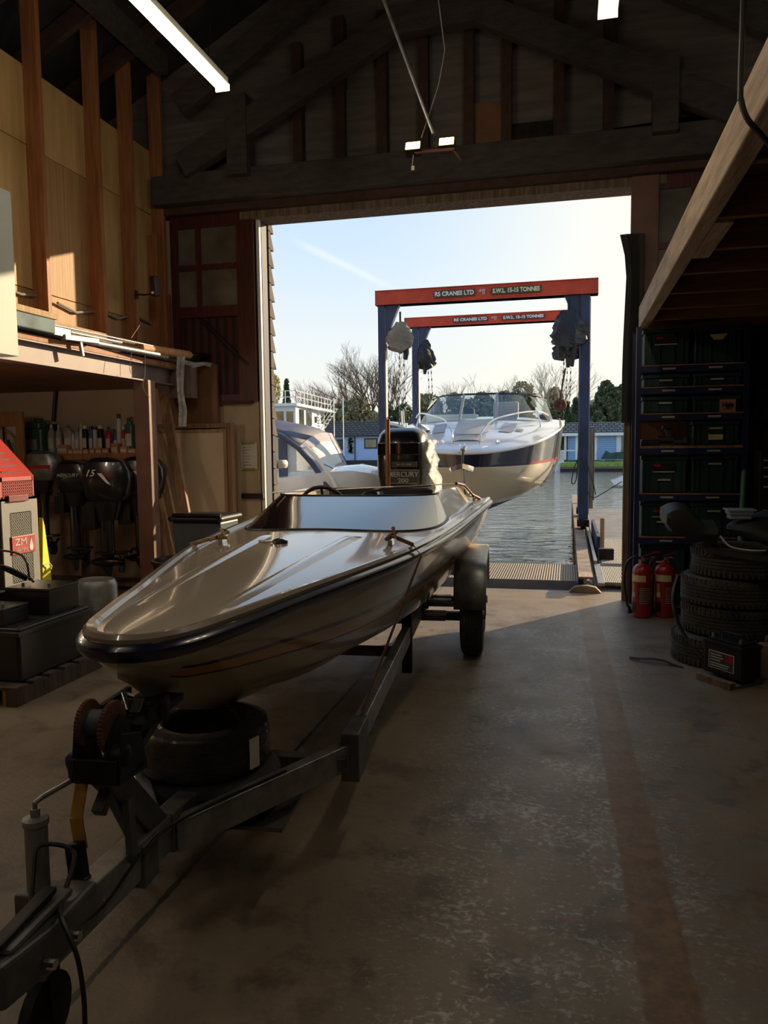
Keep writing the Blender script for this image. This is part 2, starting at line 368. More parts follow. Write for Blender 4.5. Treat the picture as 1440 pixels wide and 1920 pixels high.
def text(name,s,size,m,loc,rx,rz,parent,depth=.002,sx=1,font=None,align='CENTER',world=True,bold=0,shear=0):
    cu=bpy.data.curves.new(name,'FONT'); cu.body=s; cu.size=size; cu.extrude=depth; cu.align_x=align; cu.align_y='CENTER'; cu.offset=bold; cu.resolution_u=3; cu.shear=shear
    t=bpy.data.objects.new('t',cu); COL.objects.link(t); dg=bpy.context.evaluated_depsgraph_get(); dg.update()
    me=bpy.data.meshes.new_from_object(t.evaluated_get(dg)); bpy.data.objects.remove(t)
    W=Matrix.Translation(loc)@Matrix.Rotation(rz,4,'Z')@Matrix.Rotation(rx,4,'X')@Matrix.Diagonal((sx,1,1,1))
    r=root_of(parent)
    if world: W=(Matrix.Translation(r.location)@Matrix.Rotation(r.rotation_euler[2],4,'Z')).inverted()@W
    me.transform(W); me.materials.clear(); me.materials.append(M[m])
    for p in me.polygons: p.material_index=0
    o=bpy.data.objects.new(name,me); COL.objects.link(o); o.parent=parent; return o
def pchip(xs,ys,x):
    xs=list(xs); ys=list(ys); n=len(xs)
    if x<=xs[0]: return ys[0]
    if x>=xs[-1]: return ys[-1]
    h=[xs[i+1]-xs[i] for i in range(n-1)]; d=[(ys[i+1]-ys[i])/h[i] for i in range(n-1)]
    m=[d[0]]+[0 if d[i-1]*d[i]<=0 else 2*d[i-1]*d[i]/(d[i-1]+d[i]) for i in range(1,n-1)]+[d[-1]]
    i=max(k for k in range(n-1) if xs[k]<=x); t=(x-xs[i])/h[i]
    return (2*t**3-3*t*t+1)*ys[i]+(t**3-2*t*t+t)*h[i]*m[i]+(-2*t**3+3*t*t)*ys[i+1]+(t**3-t*t)*h[i]*m[i+1]
def smooth_pts(P,n=6):
    out=[]
    for i in range(len(P)-1):
        p0=P[max(i-1,0)];p1=P[i];p2=P[i+1];p3=P[min(i+2,len(P)-1)]
        for k in range(n):
            t=k/n; out.append(.5*((2*p1)+(p2-p0)*t+(2*p0-5*p1+4*p2-p3)*t*t+(-p0+3*p1-3*p2+p3)*t**3))
    return out+[P[-1]]
# ================================================================ building shell
XL,XR,YB,YF=-7.6,3.4,-3.6,8.1
AX,AZ,SL=-1.3,7.3,.53
def roofz(x): return AZ-SL*abs(x-AX)
struct('floor',MB().box(XL-.2,XR+.2,YB-.2,8.42,-.25,0),'floor')
w=MB()
w.box(XL,-4.36,YF,YF+.16,0,4.2,0); w.box(-4.36,-3.34,YF,YF+.16,0,4.2,1); w.box(.82,XR,YF,YF+.16,0,4.2,2)
w.prism([(XL,YF,4.2),(XR,YF,4.2),(XR,YF,roofz(XR)),(AX,YF,AZ),(XL,YF,roofz(XL))],(0,.16,0),3)
struct('wall_front',w,['plaster','cream_board','beam_dark','gable_board'])
struct('wall_left',MB().box(XL-.15,XL,YB,YF+.16,0,4.1),'plaster')
struct('wall_right',MB().box(XR,XR+.15,YB,YF+.16,0,5.0),'beam_dark')
w=MB(); w.prism([(XL,YB,0),(XR,YB,0),(XR,YB,roofz(XR)),(AX,YB,AZ),(XL,YB,roofz(XL))],(0,-.15,0)); struct('wall_back',w,'beam_dark')
ce=MB()
for a,b in ((XL-.5,AX),(AX,XR+.5)):
    ce.prism([(a,YB-.3,roofz(a)),(b,YB-.3,roofz(b)),(b,YB-.3,roofz(b)+.06),(a,YB-.3,roofz(a)+.06)],(0,YF+.9-YB,0))
ceil=struct('ceiling',ce,'roof_sheet')
y=7.25
while y>.3:
    for sx in (-1,1):
        xe=XL if sx<0 else XR
        a=Vector((AX,y,AZ-.14)); b=Vector((xe,y,roofz(xe)-.14))
        part('rafter',MB().bar(a,b,.06,.16,0),'rafter',ceil)
    y-=.72
for px,py in ((480,5),(250,90),(1265,0)):
    p=atZ(px,py,5.4); x=p.x; part('purlin',MB().box(x-.06,x+.06,YB+.1,7.5,roofz(x)-.42,roofz(x)-.24),'beam_dark',ceil)
# gable studs and panels
g=MB()
for px in (560,640,718,795,880,950,1047,1140):
    p=atY(px,260,8.02); zt=min(roofz(p.x)-.7,6.0)
    part('gable_stud',MB().box(p.x-.05,p.x+.05,7.98,8.1,4.5,zt),'rafter',bpy.data.objects['wall_front'])
a=atY(882,197,8.05); b=atY(943,275,8.05)
part('patch_panel',MB().box(a.x,b.x,8.03,8.07,b.z,a.z),'brown_board',bpy.data.objects['wall_front'])
a=atY(957,232,8.05); b=atY(1036,262,8.05)
part('vent_gap',MB().box(a.x,b.x,8.06,8.09,b.z,a.z),'black_steel',bpy.data.objects['wall_front'])
a=atY(642,170,8.05); b=atY(714,300,8.05)
part('cover_sheet',MB().box(a.x,b.x,8.06,8.09,b.z,a.z),'gable_board',bpy.data.objects['wall_front'])
# lintel beams over the door
struct('trim_1',MB().box(-4.4,XR,7.74,8.08,4.2,4.5),'beam_dark',bev=.01)
struct('trim_2',MB().box(-3.5,.9,8.0,8.3,4.05,4.2),'weather_wood',bev=.005)
struct('trim_3',MB().box(-4.4,1.9,7.9,8.0,4.13,4.2),'rafter')
# truss in front of the gable
tr=thing('roof_truss','dark timber roof truss framing the gable above the wide doorway','roof truss',(AX,7.72,4.5))
A=atY(480,222,7.72);Bp=atY(752,42,7.72);Cp=atY(895,18,7.72);D=atY(1132,110,7.72)
sl=(Bp-A); a0=A-sl*.55; part('left_principal',MB().bar(a0,Bp+sl*.0,.12,.26),'beam_dark',tr)
sr=(D-Cp); part('right_principal',MB().bar(Cp,Cp+sr*2.6,.12,.26),'beam_dark',tr)
part('collar',MB().bar(Bp+Vector((-.05,0,0)),Cp+Vector((.05,0,0)),.13,.26),'beam_dark',tr)
part('king_post',MB().box(-1.37,-1.25,7.68,7.76,Cp.z+.1,AZ-.35),'beam_dark',tr)
for px in (450,1245):
    p=atY(px,300,7.72); part('upright',MB().box(p.x-.11,p.x+.11,7.635,7.80,4.4,5.2 if px<900 else 5.1),'beam_dark',tr)
part('upper_left_principal',MB().bar(a0+Vector((0,0,.62)),Vector((AX,7.72,AZ-.45)),.12,.24),'beam_dark',tr)
part('upper_right_principal',MB().bar(Vector((AX,7.72,AZ-.45)),Vector((XR,7.72,roofz(XR)-.45)),.12,.24),'beam_dark',tr)
# door jambs
struct('trim_4',MB().box(-3.335,-3.30,8.06,8.11,0,4.1),'white_paint')
struct('trim_5',MB().box(-3.36,-3.295,8.11,8.27,0,4.06),'deep_blue')
cl=MB(); z=0.0
while z<4.0:
    cl.prism([(-3.9,8.28,z),(-3.9,8.44,z),(-3.9,8.33,z+.2),(-3.9,8.28,z+.2)],(.62,0,0)); z+=.19
struct('wall_outer_cladding',cl,'clad_wood')
struct('trim_6',MB().box(.575,.83,7.98,8.05,0,4.2),'post_brown',bev=.006)
struct('trim_7',MB().box(.535,.60,7.96,8.0,0,2.0),'weather_wood',bev=.01)
# ---- red door leaves
def red_leaf(x0,x1,z0,z1,y,name_n,brace=True,lab=None):
    d=MB().box(x0,x1,y,y+.04,z0,z1); o=bpy.data.objects.new('door_%d'%name_n,mesh_of('door_%d'%name_n,d,['red_planks'],Vector((0,0,0)))); COL.objects.link(o); o['kind']='structure'
    zm=z0+(z1-z0)*.46; fr=MB(); w_=x1-x0; t=y-.035
    fr.box(x0,x0+.09,t,y,z0,z1); fr.box(x1-.20,x1,t,y,z0,z1); fr.box(x0+.09,x1-.2,t,y,z1-.13,z1); fr.box(x0+.09,x1-.2,t,y,zm,zm+.12); fr.box(x0+.09,x1-.2,t,y,z0,z0+.08)
    xm=x0+w_*.34; zz=(zm+.12+z1-.13)/2
    fr.box(xm-.03,xm+.03,t,y,zm+.12,z1-.13); fr.box(x0+.09,xm-.03,t,y,zz-.03,zz+.03); fr.box(xm+.03,x1-.2,t,y,zz-.03,zz+.03)
    struct('door_frame',fr,'red_door',o)
    for (a,b) in ((x0+.09,xm-.03),(xm+.03,x1-.2)):
        for (c,e) in ((zm+.12,zz-.03),(zz+.03,z1-.13)):
            struct('door_pane',MB().box(a,b,y-.015,y-.005,c,e),'glass_old',o)
    if brace: struct('brace',MB().bar((x0+w_*.36,y-.02,zm-.03),(x1-.09,y-.02,z0+(zm-z0)*.42),.04,.035),'black_steel',o)
    return o
red_leaf(-4.34,-3.35,2.09,4.13,8.04,1)
red_leaf(.74,1.95,1.7,4.13,8.04,2)
# plywood under the left leaf
struct('wall_lower_boarding',MB().box(-4.36,-3.35,8.05,8.1,0,2.09),'cream_board')
struct('trim_8',MB().box(-3.85,-3.41,8.0,8.06,2.06,2.10),'rafter')
# ---- left loft partition: studs, plywood, sole plate
XP=-4.5; wl_=MB().box(XP-.03,XP-.012,2.2,7.66,2.62,4.82,0)
part_wall=struct('wall_loft_partition',wl_,'ply')
ys=[2.3,3.52,4.74,6.96,7.66]
sy=[atX(px,600,-4.35).y-.025 for px in (99,203,262,317)]
cols=[(2.3,4.0),(4.0,sy[0]),(sy[0],sy[1]),(sy[1],sy[2]),(sy[2],sy[3]),(sy[3],7.66)]
sheets=[]
for i_,(y0,y1) in enumerate(cols):
    zt_=4.78+.012*i_; zj=4.14+.01*(i_%2)
    if y1-y0<.04: continue
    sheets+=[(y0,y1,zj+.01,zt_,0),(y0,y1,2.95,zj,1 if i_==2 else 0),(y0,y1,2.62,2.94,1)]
for (y0,y1,z0,z1,k) in sheets:
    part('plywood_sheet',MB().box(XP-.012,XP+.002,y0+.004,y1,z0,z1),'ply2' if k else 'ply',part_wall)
for px in (99,203,262,317):
    p=atX(px,600,-4.35); part('stud',MB().box(-4.5,-4.35,p.y-.05,p.y,2.68,5.66),'stud',part_wall,bev=.003)
for yy in (4.9,3.9,2.9):
    part('stud',MB().box(-4.5,-4.35,yy-.05,yy,2.68,5.66),'stud',part_wall)
part('sole_plate',MB().box(-4.5,-4.33,2.2,7.66,2.60,2.68),'plank_pale',part_wall,bev=.003)
part('corner_stud',MB().box(-4.5,-4.38,7.78,7.9,2.4,3.9),'stud',part_wall)
part('corner_stud',MB().box(-4.5,-4.36,7.92,8.02,2.4,3.3),'stud',part_wall)
# loft platform
lp=thing('loft_platform','storage loft ledge on a mauve painted steel beam at the left','loft platform',(-4.2,5,2.28))
part('steel_beam',MB().box(-4.20,-4.19,2.2,7.62,2.26,2.42).box(-4.27,-4.12,2.2,7.62,2.42,2.43).box(-4.27,-4.12,2.2,7.62,2.25,2.262),'purple_steel',lp)
part('edge_board',MB().box(-4.5,-4.12,2.2,7.66,2.432,2.48),'stud',lp,bev=.003)
part('edge_board',MB().box(-4.5,-4.3,2.2,7.66,2.48,2.60),'plank',lp,bev=.003)
part('loft_floor',MB().box(XL+.01,-4.5,1.0,8.09,2.40,2.44),'beam_dark',lp)
part('lower_beam',MB().box(-4.33,-3.95,7.64,7.78,2.12,2.46),'purple_steel',lp)
part('soffit',MB().box(XL+.01,-4.28,1.0,8.09,2.27,2.29),'brown_board',lp)
pa_,pb_=atY(256,900,6.98),atY(284,900,6.98)
part('support_post',MB().box(pa_.x,pb_.x,6.98,7.12,0,2.26),'post_brown',lp,bev=.006)
struct('wall_side_return',MB().box(XL,-7.0,7.0,8.1,0,2.27),'plaster')
# lower boards on recess wall
a=atY(100,930,8.05); b=atY(262,1088,8.05)
struct('trim_9',MB().box(-5.95,-4.37,8.06,8.1,.05,1.0),'cream_board')
# pale board hanging at far left
solo('pale_board',MB().box(-4.08,-3.92,3.9,4.93,2.25,3.42),'pale_sheet','pale grey tall board standing at the near end of the storage loft','board',bev=.005)
# ---------------------------------------------------------------- lamps
def batten(x,y0,y1,z,w,label,wires=True,pw=27):
    r=thing('fluorescent_light',label,'light',(x,(y0+y1)/2,z))
    part('housing',MB().box(x-w*.42,x+w*.42,y0,y1,z+.02,z+.075),'white_paint',r,bev=.005)
    part('diffuser',MB().grid([[(x+w/2*math.cos(t),yy,z+.025-.04*math.sin(t)) for t in [PI*k/8 for k in range(9)]] for yy in (y0+.01,y1-.01)]).box(x-w/2,x+w/2,y0,y0+.012,z-.012,z+.03).box(x-w/2,x+w/2,y1-.012,y1,z-.012,z+.03),'tube_on',r)
    if wires:
        for yy in (y0+.2,y1-.22): part('hanging_cable',MB().tube([(x,yy,z+.07),(x+.02,yy,z+.3),(x,yy,roofz(x)-.05)],.004,5),'black_plastic',r)
    for k in (.2,.5,.8):
        ld=bpy.data.lights.new('tube_light','POINT'); ld.energy=pw/3; ld.color=(1,.86,.66); ld.shadow_soft_size=.06
        lo=bpy.data.objects.new('tube_light',ld); COL.objects.link(lo); lo.location=(x,y0+(y1-y0)*k,z-.09)
    return r
batten(-2.31,3.45,5.06,4.0,.10,'long lit fluorescent batten hanging at the upper left')
batten(.20,3.2,4.79,4.0,.11,'lit fluorescent batten cut off by the top edge at the upper right')
batten(-4.42,3.5,4.95,2.19,.10,'lit fluorescent batten under the storage loft at the left edge',False,17)
fl=thing('floodlight_bar','pair of glowing floodlights on a bar at the end of a slanted pole','floodlight',(-.95,5.5,3.6))
part('pole',MB().tube([atY(812,250,5.5),atY(712,-20,5.5),(-1.95,5.5,roofz(-1.95)+.01)],.012,8),'galv',fl)
part('cross_bar',MB().bar(atY(778,287,5.5),atY(852,280,5.5),.03,.02).bar(atY(848,278,5.5),atY(864,301,5.5),.012,.012),'rust',fl)
part('flex',MB().tube([atY(790,258,5.5),atY(800,228,5.52),atY(822,160,5.55),atY(834,95,5.6),(-1.2,5.7,6.9)],.004,5),'pvc_grey',fl)
for px,py in ((775,278),(838,270)):
    p=atY(px,py,5.5); hx=.058; Rm=Matrix.Rotation(math.radians(-28),3,'X')
    h=part('lamp_head',MB().box(p.x-hx,p.x+hx,5.5-.02,5.5+.05,p.z-.035,p.z+.035,R=Rm,c=p),'black_steel',fl,bev=.004)
    part('lamp_glass',MB().box(p.x-hx+.008,p.x+hx-.008,5.5-.027,5.5-.021,p.z-.03,p.z+.03,R=Rm,c=p),'flood_on',h)
part('pull_tag',MB().tube([atY(775,290,5.5),atY(773,310,5.5)],.002,4).box(*(lambda q:(q.x-.01,q.x+.012,5.495,5.5,q.z-.02,q.z+.01))(atY(774,314,5.5))),'paper',fl)
# ---------------------------------------------------------------- world and sun
W=bpy.data.worlds.new('sky'); S.world=W; W.use_nodes=True; N=W.node_tree.nodes; L=W.node_tree.links; bg=N['Background']
tc=N.new('ShaderNodeTexCoord'); sp=N.new('ShaderNodeSeparateXYZ'); L.new(tc.outputs['Generated'],sp.inputs[0])
cr=N.new('ShaderNodeValToRGB'); e=cr.color_ramp.elements; e[0].position=0; e[0].color=(.80,.79,.70,1); e[1].position=1; e[1].color=(.16,.32,.62,1)
for p_,c_ in ((.06,(.82,.82,.74)),(.14,(.74,.80,.82)),(.24,(.58,.72,.86)),(.5,(.34,.52,.78))):
    k=e.new(p_); k.color=(*c_,1)
L.new(sp.outputs[2],cr.inputs[0])
SUN=Vector((.6,.8,.285)).normalized()
dt=N.new('ShaderNodeVectorMath'); dt.operation='DOT_PRODUCT'; nm=N.new('ShaderNodeVectorMath'); nm.operation='NORMALIZE'; L.new(tc.outputs['Generated'],nm.inputs[0]); L.new(nm.outputs[0],dt.inputs[0]); dt.inputs[1].default_value=SUN
mr=N.new('ShaderNodeMapRange'); mr.interpolation_type='SMOOTHERSTEP'; mr.inputs['From Min'].default_value=.6; mr.inputs['From Max'].default_value=1; L.new(dt.outputs['Value'],mr.inputs['Value'])
mx=N.new('ShaderNodeMix'); mx.data_type='RGBA'; L.new(mr.outputs[0],mx.inputs[0]); L.new(cr.outputs[0],mx.inputs[6]); mx.inputs[7].default_value=(1.0,.93,.76,1)
# thin vapour trail and wisps
d1=ray(560,455).normalized(); d2=ray(735,540).normalized(); nn=d1.cross(d2).normalized()
da=N.new('ShaderNodeVectorMath'); da.operation='DOT_PRODUCT'; L.new(nm.outputs[0],da.inputs[0]); da.inputs[1].default_value=nn
nzw=N.new('ShaderNodeTexNoise'); nzw.inputs['Scale'].default_value=9; nzw.inputs['Detail'].default_value=6; L.new(nm.outputs[0],nzw.inputs['Vector'])
ma=N.new('ShaderNodeMath'); ma.operation='ABSOLUTE'; L.new(da.outputs['Value'],ma.inputs[0])
m2=N.new('ShaderNodeMapRange'); m2.interpolation_type='SMOOTHSTEP'; m2.inputs['From Min'].default_value=.007; m2.inputs['From Max'].default_value=0; L.new(ma.outputs[0],m2.inputs['Value'])
m3=N.new('ShaderNodeMath'); m3.operation='MULTIPLY'; 
d2v=N.new('ShaderNodeVectorMath'); d2v.operation='DISTANCE'; L.new(nm.outputs[0],d2v.inputs[0]); d2v.inputs[1].default_value=ray(650,495).normalized()
m5=N.new('ShaderNodeMapRange'); m5.interpolation_type='SMOOTHSTEP'; m5.inputs['From Min'].default_value=.085; m5.inputs['From Max'].default_value=.02; m5.inputs['To Max'].default_value=.8; L.new(d2v.outputs['Value'],m5.inputs['Value'])
m6=N.new('ShaderNodeMath'); m6.operation='MULTIPLY'; L.new(m2.outputs[0],m6.inputs[0]); L.new(m5.outputs[0],m6.inputs[1])
L.new(m6.outputs[0],m3.inputs[0]); L.new(nzw.outputs['Fac'],m3.inputs[1])
m4=N.new('ShaderNodeMix'); m4.data_type='RGBA'; L.new(m3.outputs[0],m4.inputs[0]); L.new(mx.outputs[2],m4.inputs[6]); m4.inputs[7].default_value=(.95,.97,.98,1)
L.new(m4.outputs[2],bg.inputs['Color']); bg.inputs['Strength'].default_value=1.0
sd=bpy.data.lights.new('sun','SUN'); sd.energy=6.5; sd.color=(1,.76,.47); sd.angle=math.radians(.7)
so=bpy.data.objects.new('sun',sd); COL.objects.link(so); so.rotation_euler=SUN.to_track_quat('Z','Y').to_euler(); so.location=(10,14,8)

for x,y0,z in ((-2.31,.6,4.1),(-2.31,-2.2,4.1),(.9,.2,4.1),(.9,-2.4,4.1)):  # unseen battens added behind the camera to fill the shadows
    batten(x,y0,y0+1.5,z,.1,'fluorescent batten added unseen behind the viewpoint as fill light',True,12)
for o in bpy.data.objects:
    if o.get('label')=='fluorescent batten added unseen behind the viewpoint as fill light': o['group']='added fill lights behind the viewpoint'
# ================================================================ left side: loft contents
def tubz(y0,y1,x0,x1,z,r,m,label,name='pipe',g='pipes on the loft ledge',cat='pipe',dz=0,n=10,hollow=True):
    mb=MB().tube([(x0,y0,z),(x1,y1,z+dz)],r,n)
    o=solo(name,mb,m,label,cat,g,smooth=True); return o
tubz(5.2,7.1,-4.2,-4.02,2.515,.026,'galv','bright aluminium tube with a flat end on the loft ledge',g=None)
tubz(5.0,7.35,-4.30,-4.06,2.52,.022,'pvc_grey','pale grey plastic pipe end beside the mauve beam on the ledge',g=None)
tubz(5.6,7.75,-4.36,-4.10,2.52,.028,'galv_dark','dull metal pipe lying second from the studs on the ledge',g=None)
tubz(4.9,6.5,-4.16,-4.06,2.56,.014,'galv','thin silver pole lying on top of the other poles at the ledge edge',g=None)
tubz(6.0,8.02,-4.24,-4.06,2.54,.014,'weather_wood','long thin wooden batten running to the end of the ledge',name='batten',g=None,cat='batten')
tubz(5.3,7.9,-4.18,-4.0,2.60,.008,'galv','thin bright rod crossing over the top of the ledge bundle',name='rod',g=None,cat='rod')
tubz(6.6,8.02,-4.18,-3.96,2.60,.012,'strap_brown','brown cane tied at the far end of the ledge bundle',name='cane',g=None,cat='cane')
r=thing('cardboard_tube','brown cardboard tube with a black pipe poking out at the ledge end',"tube",(-4.02,7.3,2.55))
part('tube',MB().tube([(-4.10,6.9,2.565),(-4.02,7.75,2.585)],.045,14),'carton',r,smooth=True)
part('inner_pipe',MB().tube([(-4.03,7.7,2.585),(-3.92,7.99,2.60)],.032,12),'black_gloss',r,smooth=True)
solo('crumpled_wrap',MB().tube([(-4.0,7.55,2.50),(-3.96,7.7,2.47),(-3.90,7.85,2.50),(-3.86,7.97,2.49)],[.02,.035,.02,.03],6),'polythene','crumpled clear wrapping under the cardboard tube end','plastic wrap')
r=thing('spirit_level_bracket','silver T shaped bracket hanging over the mauve beam','bracket',(-4.05,5.7,2.42))
a=atX(118,632,-4.06);b=atX(182,640,-4.06);c_=atX(150,640,-4.06);d_=atX(155,668,-4.06)
part('bar',MB().bar(a,b,.05,.045),'alu',r,bev=.005); part('stem',MB().bar(c_,d_,.025,.03),'alu',r,bev=.003)
a=atX(0,583,-4.15)
solo('timber_baulk',MB().bar((-4.14,3.2,2.66),(-4.14,5.62,2.655),.11,.05),'plank_pale','pale squared timber lying along the near part of the ledge','timber',bev=.004)
a=atX(30,612,-4.1);b=atX(92,612,-4.1)
solo('blue_crate',MB().box(-4.18,-4.04,4.9,b.y,2.50,2.615),'worn_blue','worn blue painted wooden block on the ledge under the pale timber','block',bev=.01)
solo('metal_channel',MB().box(-4.15,-4.05,5.5,5.75,2.50,2.51).box(-4.15,-4.145,5.5,5.75,2.51,2.565).box(-4.055,-4.05,5.5,5.75,2.51,2.565).box(-4.15,-4.05,5.74,5.75,2.51,2.565),'alu','silver open channel section beside the blue block','channel')
st=MB()
pts=[atX(335,668,-3.98),atX(332,700,-3.98),atX(336,735,-3.98),atX(340,770,-3.98),atX(337,800,-3.98)]
wq=[.03,.028,.022,.030,.028]
st.grid([[p+Vector((math.sin(i*1.7)*.01+k*wq[i]-.02,(k%2)*.012,0)) for k in range(4)] for i,p in enumerate(pts)])
solo('polythene_strip',st,'polythene','twisted clear plastic strip hanging from the loft end','plastic strip').modifiers.new('s','SOLIDIFY').thickness=.003
for pp,lab in (([(262,610),(254,622),(246,634)],'white string running from the camera bracket down to the ledge'),([(247,660),(243,690),(246,700)],'short string dangling over the mauve beam'),([(272,660),(272,700),(268,725),(280,745)],'longer string dangling past the mauve beam beside the post')):
    P=[atX(x,y,-4.04) for x,y in pp]; solo('string',MB().tube(smooth_pts(P,4) if 'smooth_pts' in globals() else P,.003,4),'strap_white',lab,'string')
r=thing('bracket_camera','small black camera on a bracket fixed to a stud above the ledge','camera',atX(258,552,-4.33))
a=atX(256,552,-4.33); b=a+Vector((.20,0,0)); 
part('arm',MB().tube([a,a+Vector((.1,.0,-.01)),b],.010,6).box(a.x-.01,a.x+.01,a.y-.02,a.y+.02,a.z-.04,a.z+.04),'black_plastic',r)
part('head',MB().box(b.x-.03,b.x+.035,b.y-.03,b.y+.05,b.z-.03,b.z+.17,R=Matrix.Rotation(.1,3,'X')),'black_plastic',r,bev=.01)
part('lens',MB().lathe([(0,b.y-.035),(.014,b.y-.034),(.014,b.y-.02)],(b.x,0,b.z),10,axis='y'),'white_paint',r)
# grey conduit sagging from bay to bay
cd_=thing('conduit','grey conduit sagging between the studs above the ledge','conduit',(-4.46,5.5,3))
for (x0,y0,x1,y1,dr) in ((0,536,92,556,.04),(108,568,188,584,.07),(200,588,250,592,.05),(262,595,308,607,.04),(318,612,338,650,.05)):
    a=atX(x0,y0,-4.47);b=atX(x1,y1,-4.47); part('length',MB().tube([a,a.lerp(b,.4)-Vector((0,0,dr*.8)),a.lerp(b,.75)-Vector((0,0,dr*.3)),b],.013,8),'pvc_grey',cd_,smooth=True)
# ---------------------------------------------------------------- recess under the loft
ys_=7.62
sh1=thing('wall_shelf','long wooden shelf under the loft loaded with bottles','shelf',(-5.3,7.85,1.5))
part('board',MB().box(-6.35,-4.42,7.6,8.06,1.50,1.53).box(-6.35,-4.42,7.585,7.6,1.46,1.53),'door_wood',sh1,bev=.003)
for x in (-6.0,-5.0): part('bracket',MB().box(x-.012,x+.012,7.75,8.06,1.30,1.50),'black_steel',sh1)
def bottle(px,pt,w_,m,capm,label,kind='round',y=7.75,name='bottle',lab_m='paper'):
    base=atY(px,842,y); top=atY(px,pt,y).z; h=top-1.53; x=base.x; z=1.53; hw=w_/2
    r=thing(name,label,'bottle',(x,y,z))
    if kind=='round':
        part('body',MB().lathe([(0,z),(hw,z+.004),(hw,z+h*.68),(hw*.75,z+h*.78),(hw*.35,z+h*.86),(hw*.35,z+h*.9)],(x,y,0),14),m,r,smooth=True)
        part('cap',MB().lathe([(hw*.42,z+h*.88),(hw*.42,z+h),(0,z+h)],(x,y,0),12),capm,r,smooth=True)
    elif kind=='can':
        part('body',MB().lathe([(0,z),(hw,z+.004),(hw,z+h*.85),(hw*.7,z+h*.9)],(x,y,0),14),m,r,smooth=True)
        part('cap',MB().lathe([(hw*.8,z+h*.88),(hw*.75,z+h),(0,z+h)],(x,y,0),12),capm,r,smooth=True)
    else:
        part('body',MB().rbox(x-hw,x+hw,y-.04,y+.04,z,z+h*.82,.02).rbox(x-hw*.5,x+hw*.5,y-.03,y+.03,z+h*.78,z+h*.9,.015),m,r,smooth=True)
        part('cap',MB().lathe([(.018,z+h*.88),(.018,z+h),(0,z+h)],(x-hw*.2,y,0),10),capm,r,smooth=True)
    part('bottle_label',MB().grid([[(x+ (hw+.002)*math.sin(t),y-(hw+.002)*math.cos(t) if kind!='flat' else y-.042,z+zz*h) for t in [-.8+.2*i for i in range(9)]] for zz in (.2,.55)]),lab_m,r)
    return r
B_=[(98,796,.085,'b_clear','b_white','clear bottle with a white cap, first right of the green can','round'),
(112,796,.075,'b_clear','b_white','clear bottle with a white cap, second right of the green can','round'),
(131,797,.10,'b_clear','b_blue','clear flat bottle with a blue cap','flat'),
(146,800,.06,'b_grey','b_grey','slim grey bottle right of the blue capped one','round'),
(154,793,.05,'b_white','b_white','slim tall white bottle on the shelf','round'),
(161,798,.07,'b_black','b_white','dark can with white cap beside the slim white bottle','can'),
(172,799,.055,'b_blue','b_black','blue can with black cap','can'),
(180,800,.055,'b_white','b_black','white can with black cap','can'),
(190,798,.075,'b_black','b_white','broad black can with white top','can'),
(205,800,.07,'b_red','b_black','red bottle with black cap','round'),
(218,806,.05,'b_blue','b_black','small blue can near the red bottle','can'),
(225,776,.055,'b_white','b_black','tall spray bottle standing above its neighbours','can'),
(233,800,.05,'b_red','b_white','small red can right of the tall spray bottle','can'),
(245,783,.10,'b_green','b_black','dark green flat oil bottle by the post','flat'),
(138,806,.05,'b_white','b_blue','small white bottle with blue cap behind the cartons','round')]
for b in B_: bottle(b[0],b[1],b[2],b[3],b[4],b[5]+' on the wall shelf',b[6])
x=atY(66,842,7.8).x
jc=thing('jerrycan','large dark green can standing at the left end of the wall shelf','jerrycan',(x,7.8,1.53))
part('body',MB().rbox(x-.16,x+.16,7.72,7.92,1.53,1.83,.05).rbox(x-.10,x+.12,7.74,7.90,1.80,1.90,.04),'b_green',jc,smooth=True)
part('handle',MB().tube([(x-.02,7.82,1.86),(x,7.82,1.93),(x+.1,7.82,1.93),(x+.13,7.82,1.84)],.015,8),'b_green',jc,smooth=True)
part('can_label',MB().box(x-.11,x+.09,7.712,7.719,1.58,1.70),'b_grey',jc)
for i,(px,w_,h,d) in enumerate([(118,.12,.10,7.63),(133,.06,.05,7.63),(142,.05,.05,7.63),(151,.07,.05,7.63),(162,.06,.05,7.63),(174,.06,.055,7.63),(186,.07,.06,7.63),(199,.08,.055,7.63),(216,.08,.11,7.63),(233,.08,.075,7.63),(248,.09,.05,7.63)]):
    x=atY(px,842,d).x; r=solo('small_carton',MB().box(x-w_/2,x+w_/2,d-.02,d+.05,1.53,1.53+h),'carton' if i!=4 and i!=8 else 'carton','small orange carton, %s on the bottle shelf edge'%('leftmost','second from the left','third from the left','fourth from the left','fifth from the left','middle one','fifth from the right','fourth from the right','tall one third from the right','second from the right','rightmost')[i],'carton','cartons on the bottle shelf',bev=.002)
    o=bpy.data.objects.new('carton_label',mesh_of('cl',MB().box(-w_/2+.004,w_/2-.01,-.002,0,h*.2,h*.6),['paper'],Vector((0,0,0)))); COL.objects.link(o); o.parent=r; o.location=(0,-.036,0)
p=atY(308,745,8.0)
solo('cable_run',MB().tube([atY(106,712,8.05),atY(104,740,8.05),atY(100,790,8.05)],.022,8).box(*(lambda q:(q.x-.05,q.x+.05,8.03,8.09,q.z-.05,q.z+.03))(atY(100,800,8.05))),'black_plastic','black cable dropping to a socket above the shelf','cable')
for px in (46,82):
    q=atY(px,710,8.07); solo('junction_box',MB().box(q.x-.06,q.x+.06,8.04,8.1,q.z-.07,q.z+.07),'plaster','pale junction box on the recess wall, '+('left of the two' if px==46 else 'right of the two'),'junction box',bev=.01)
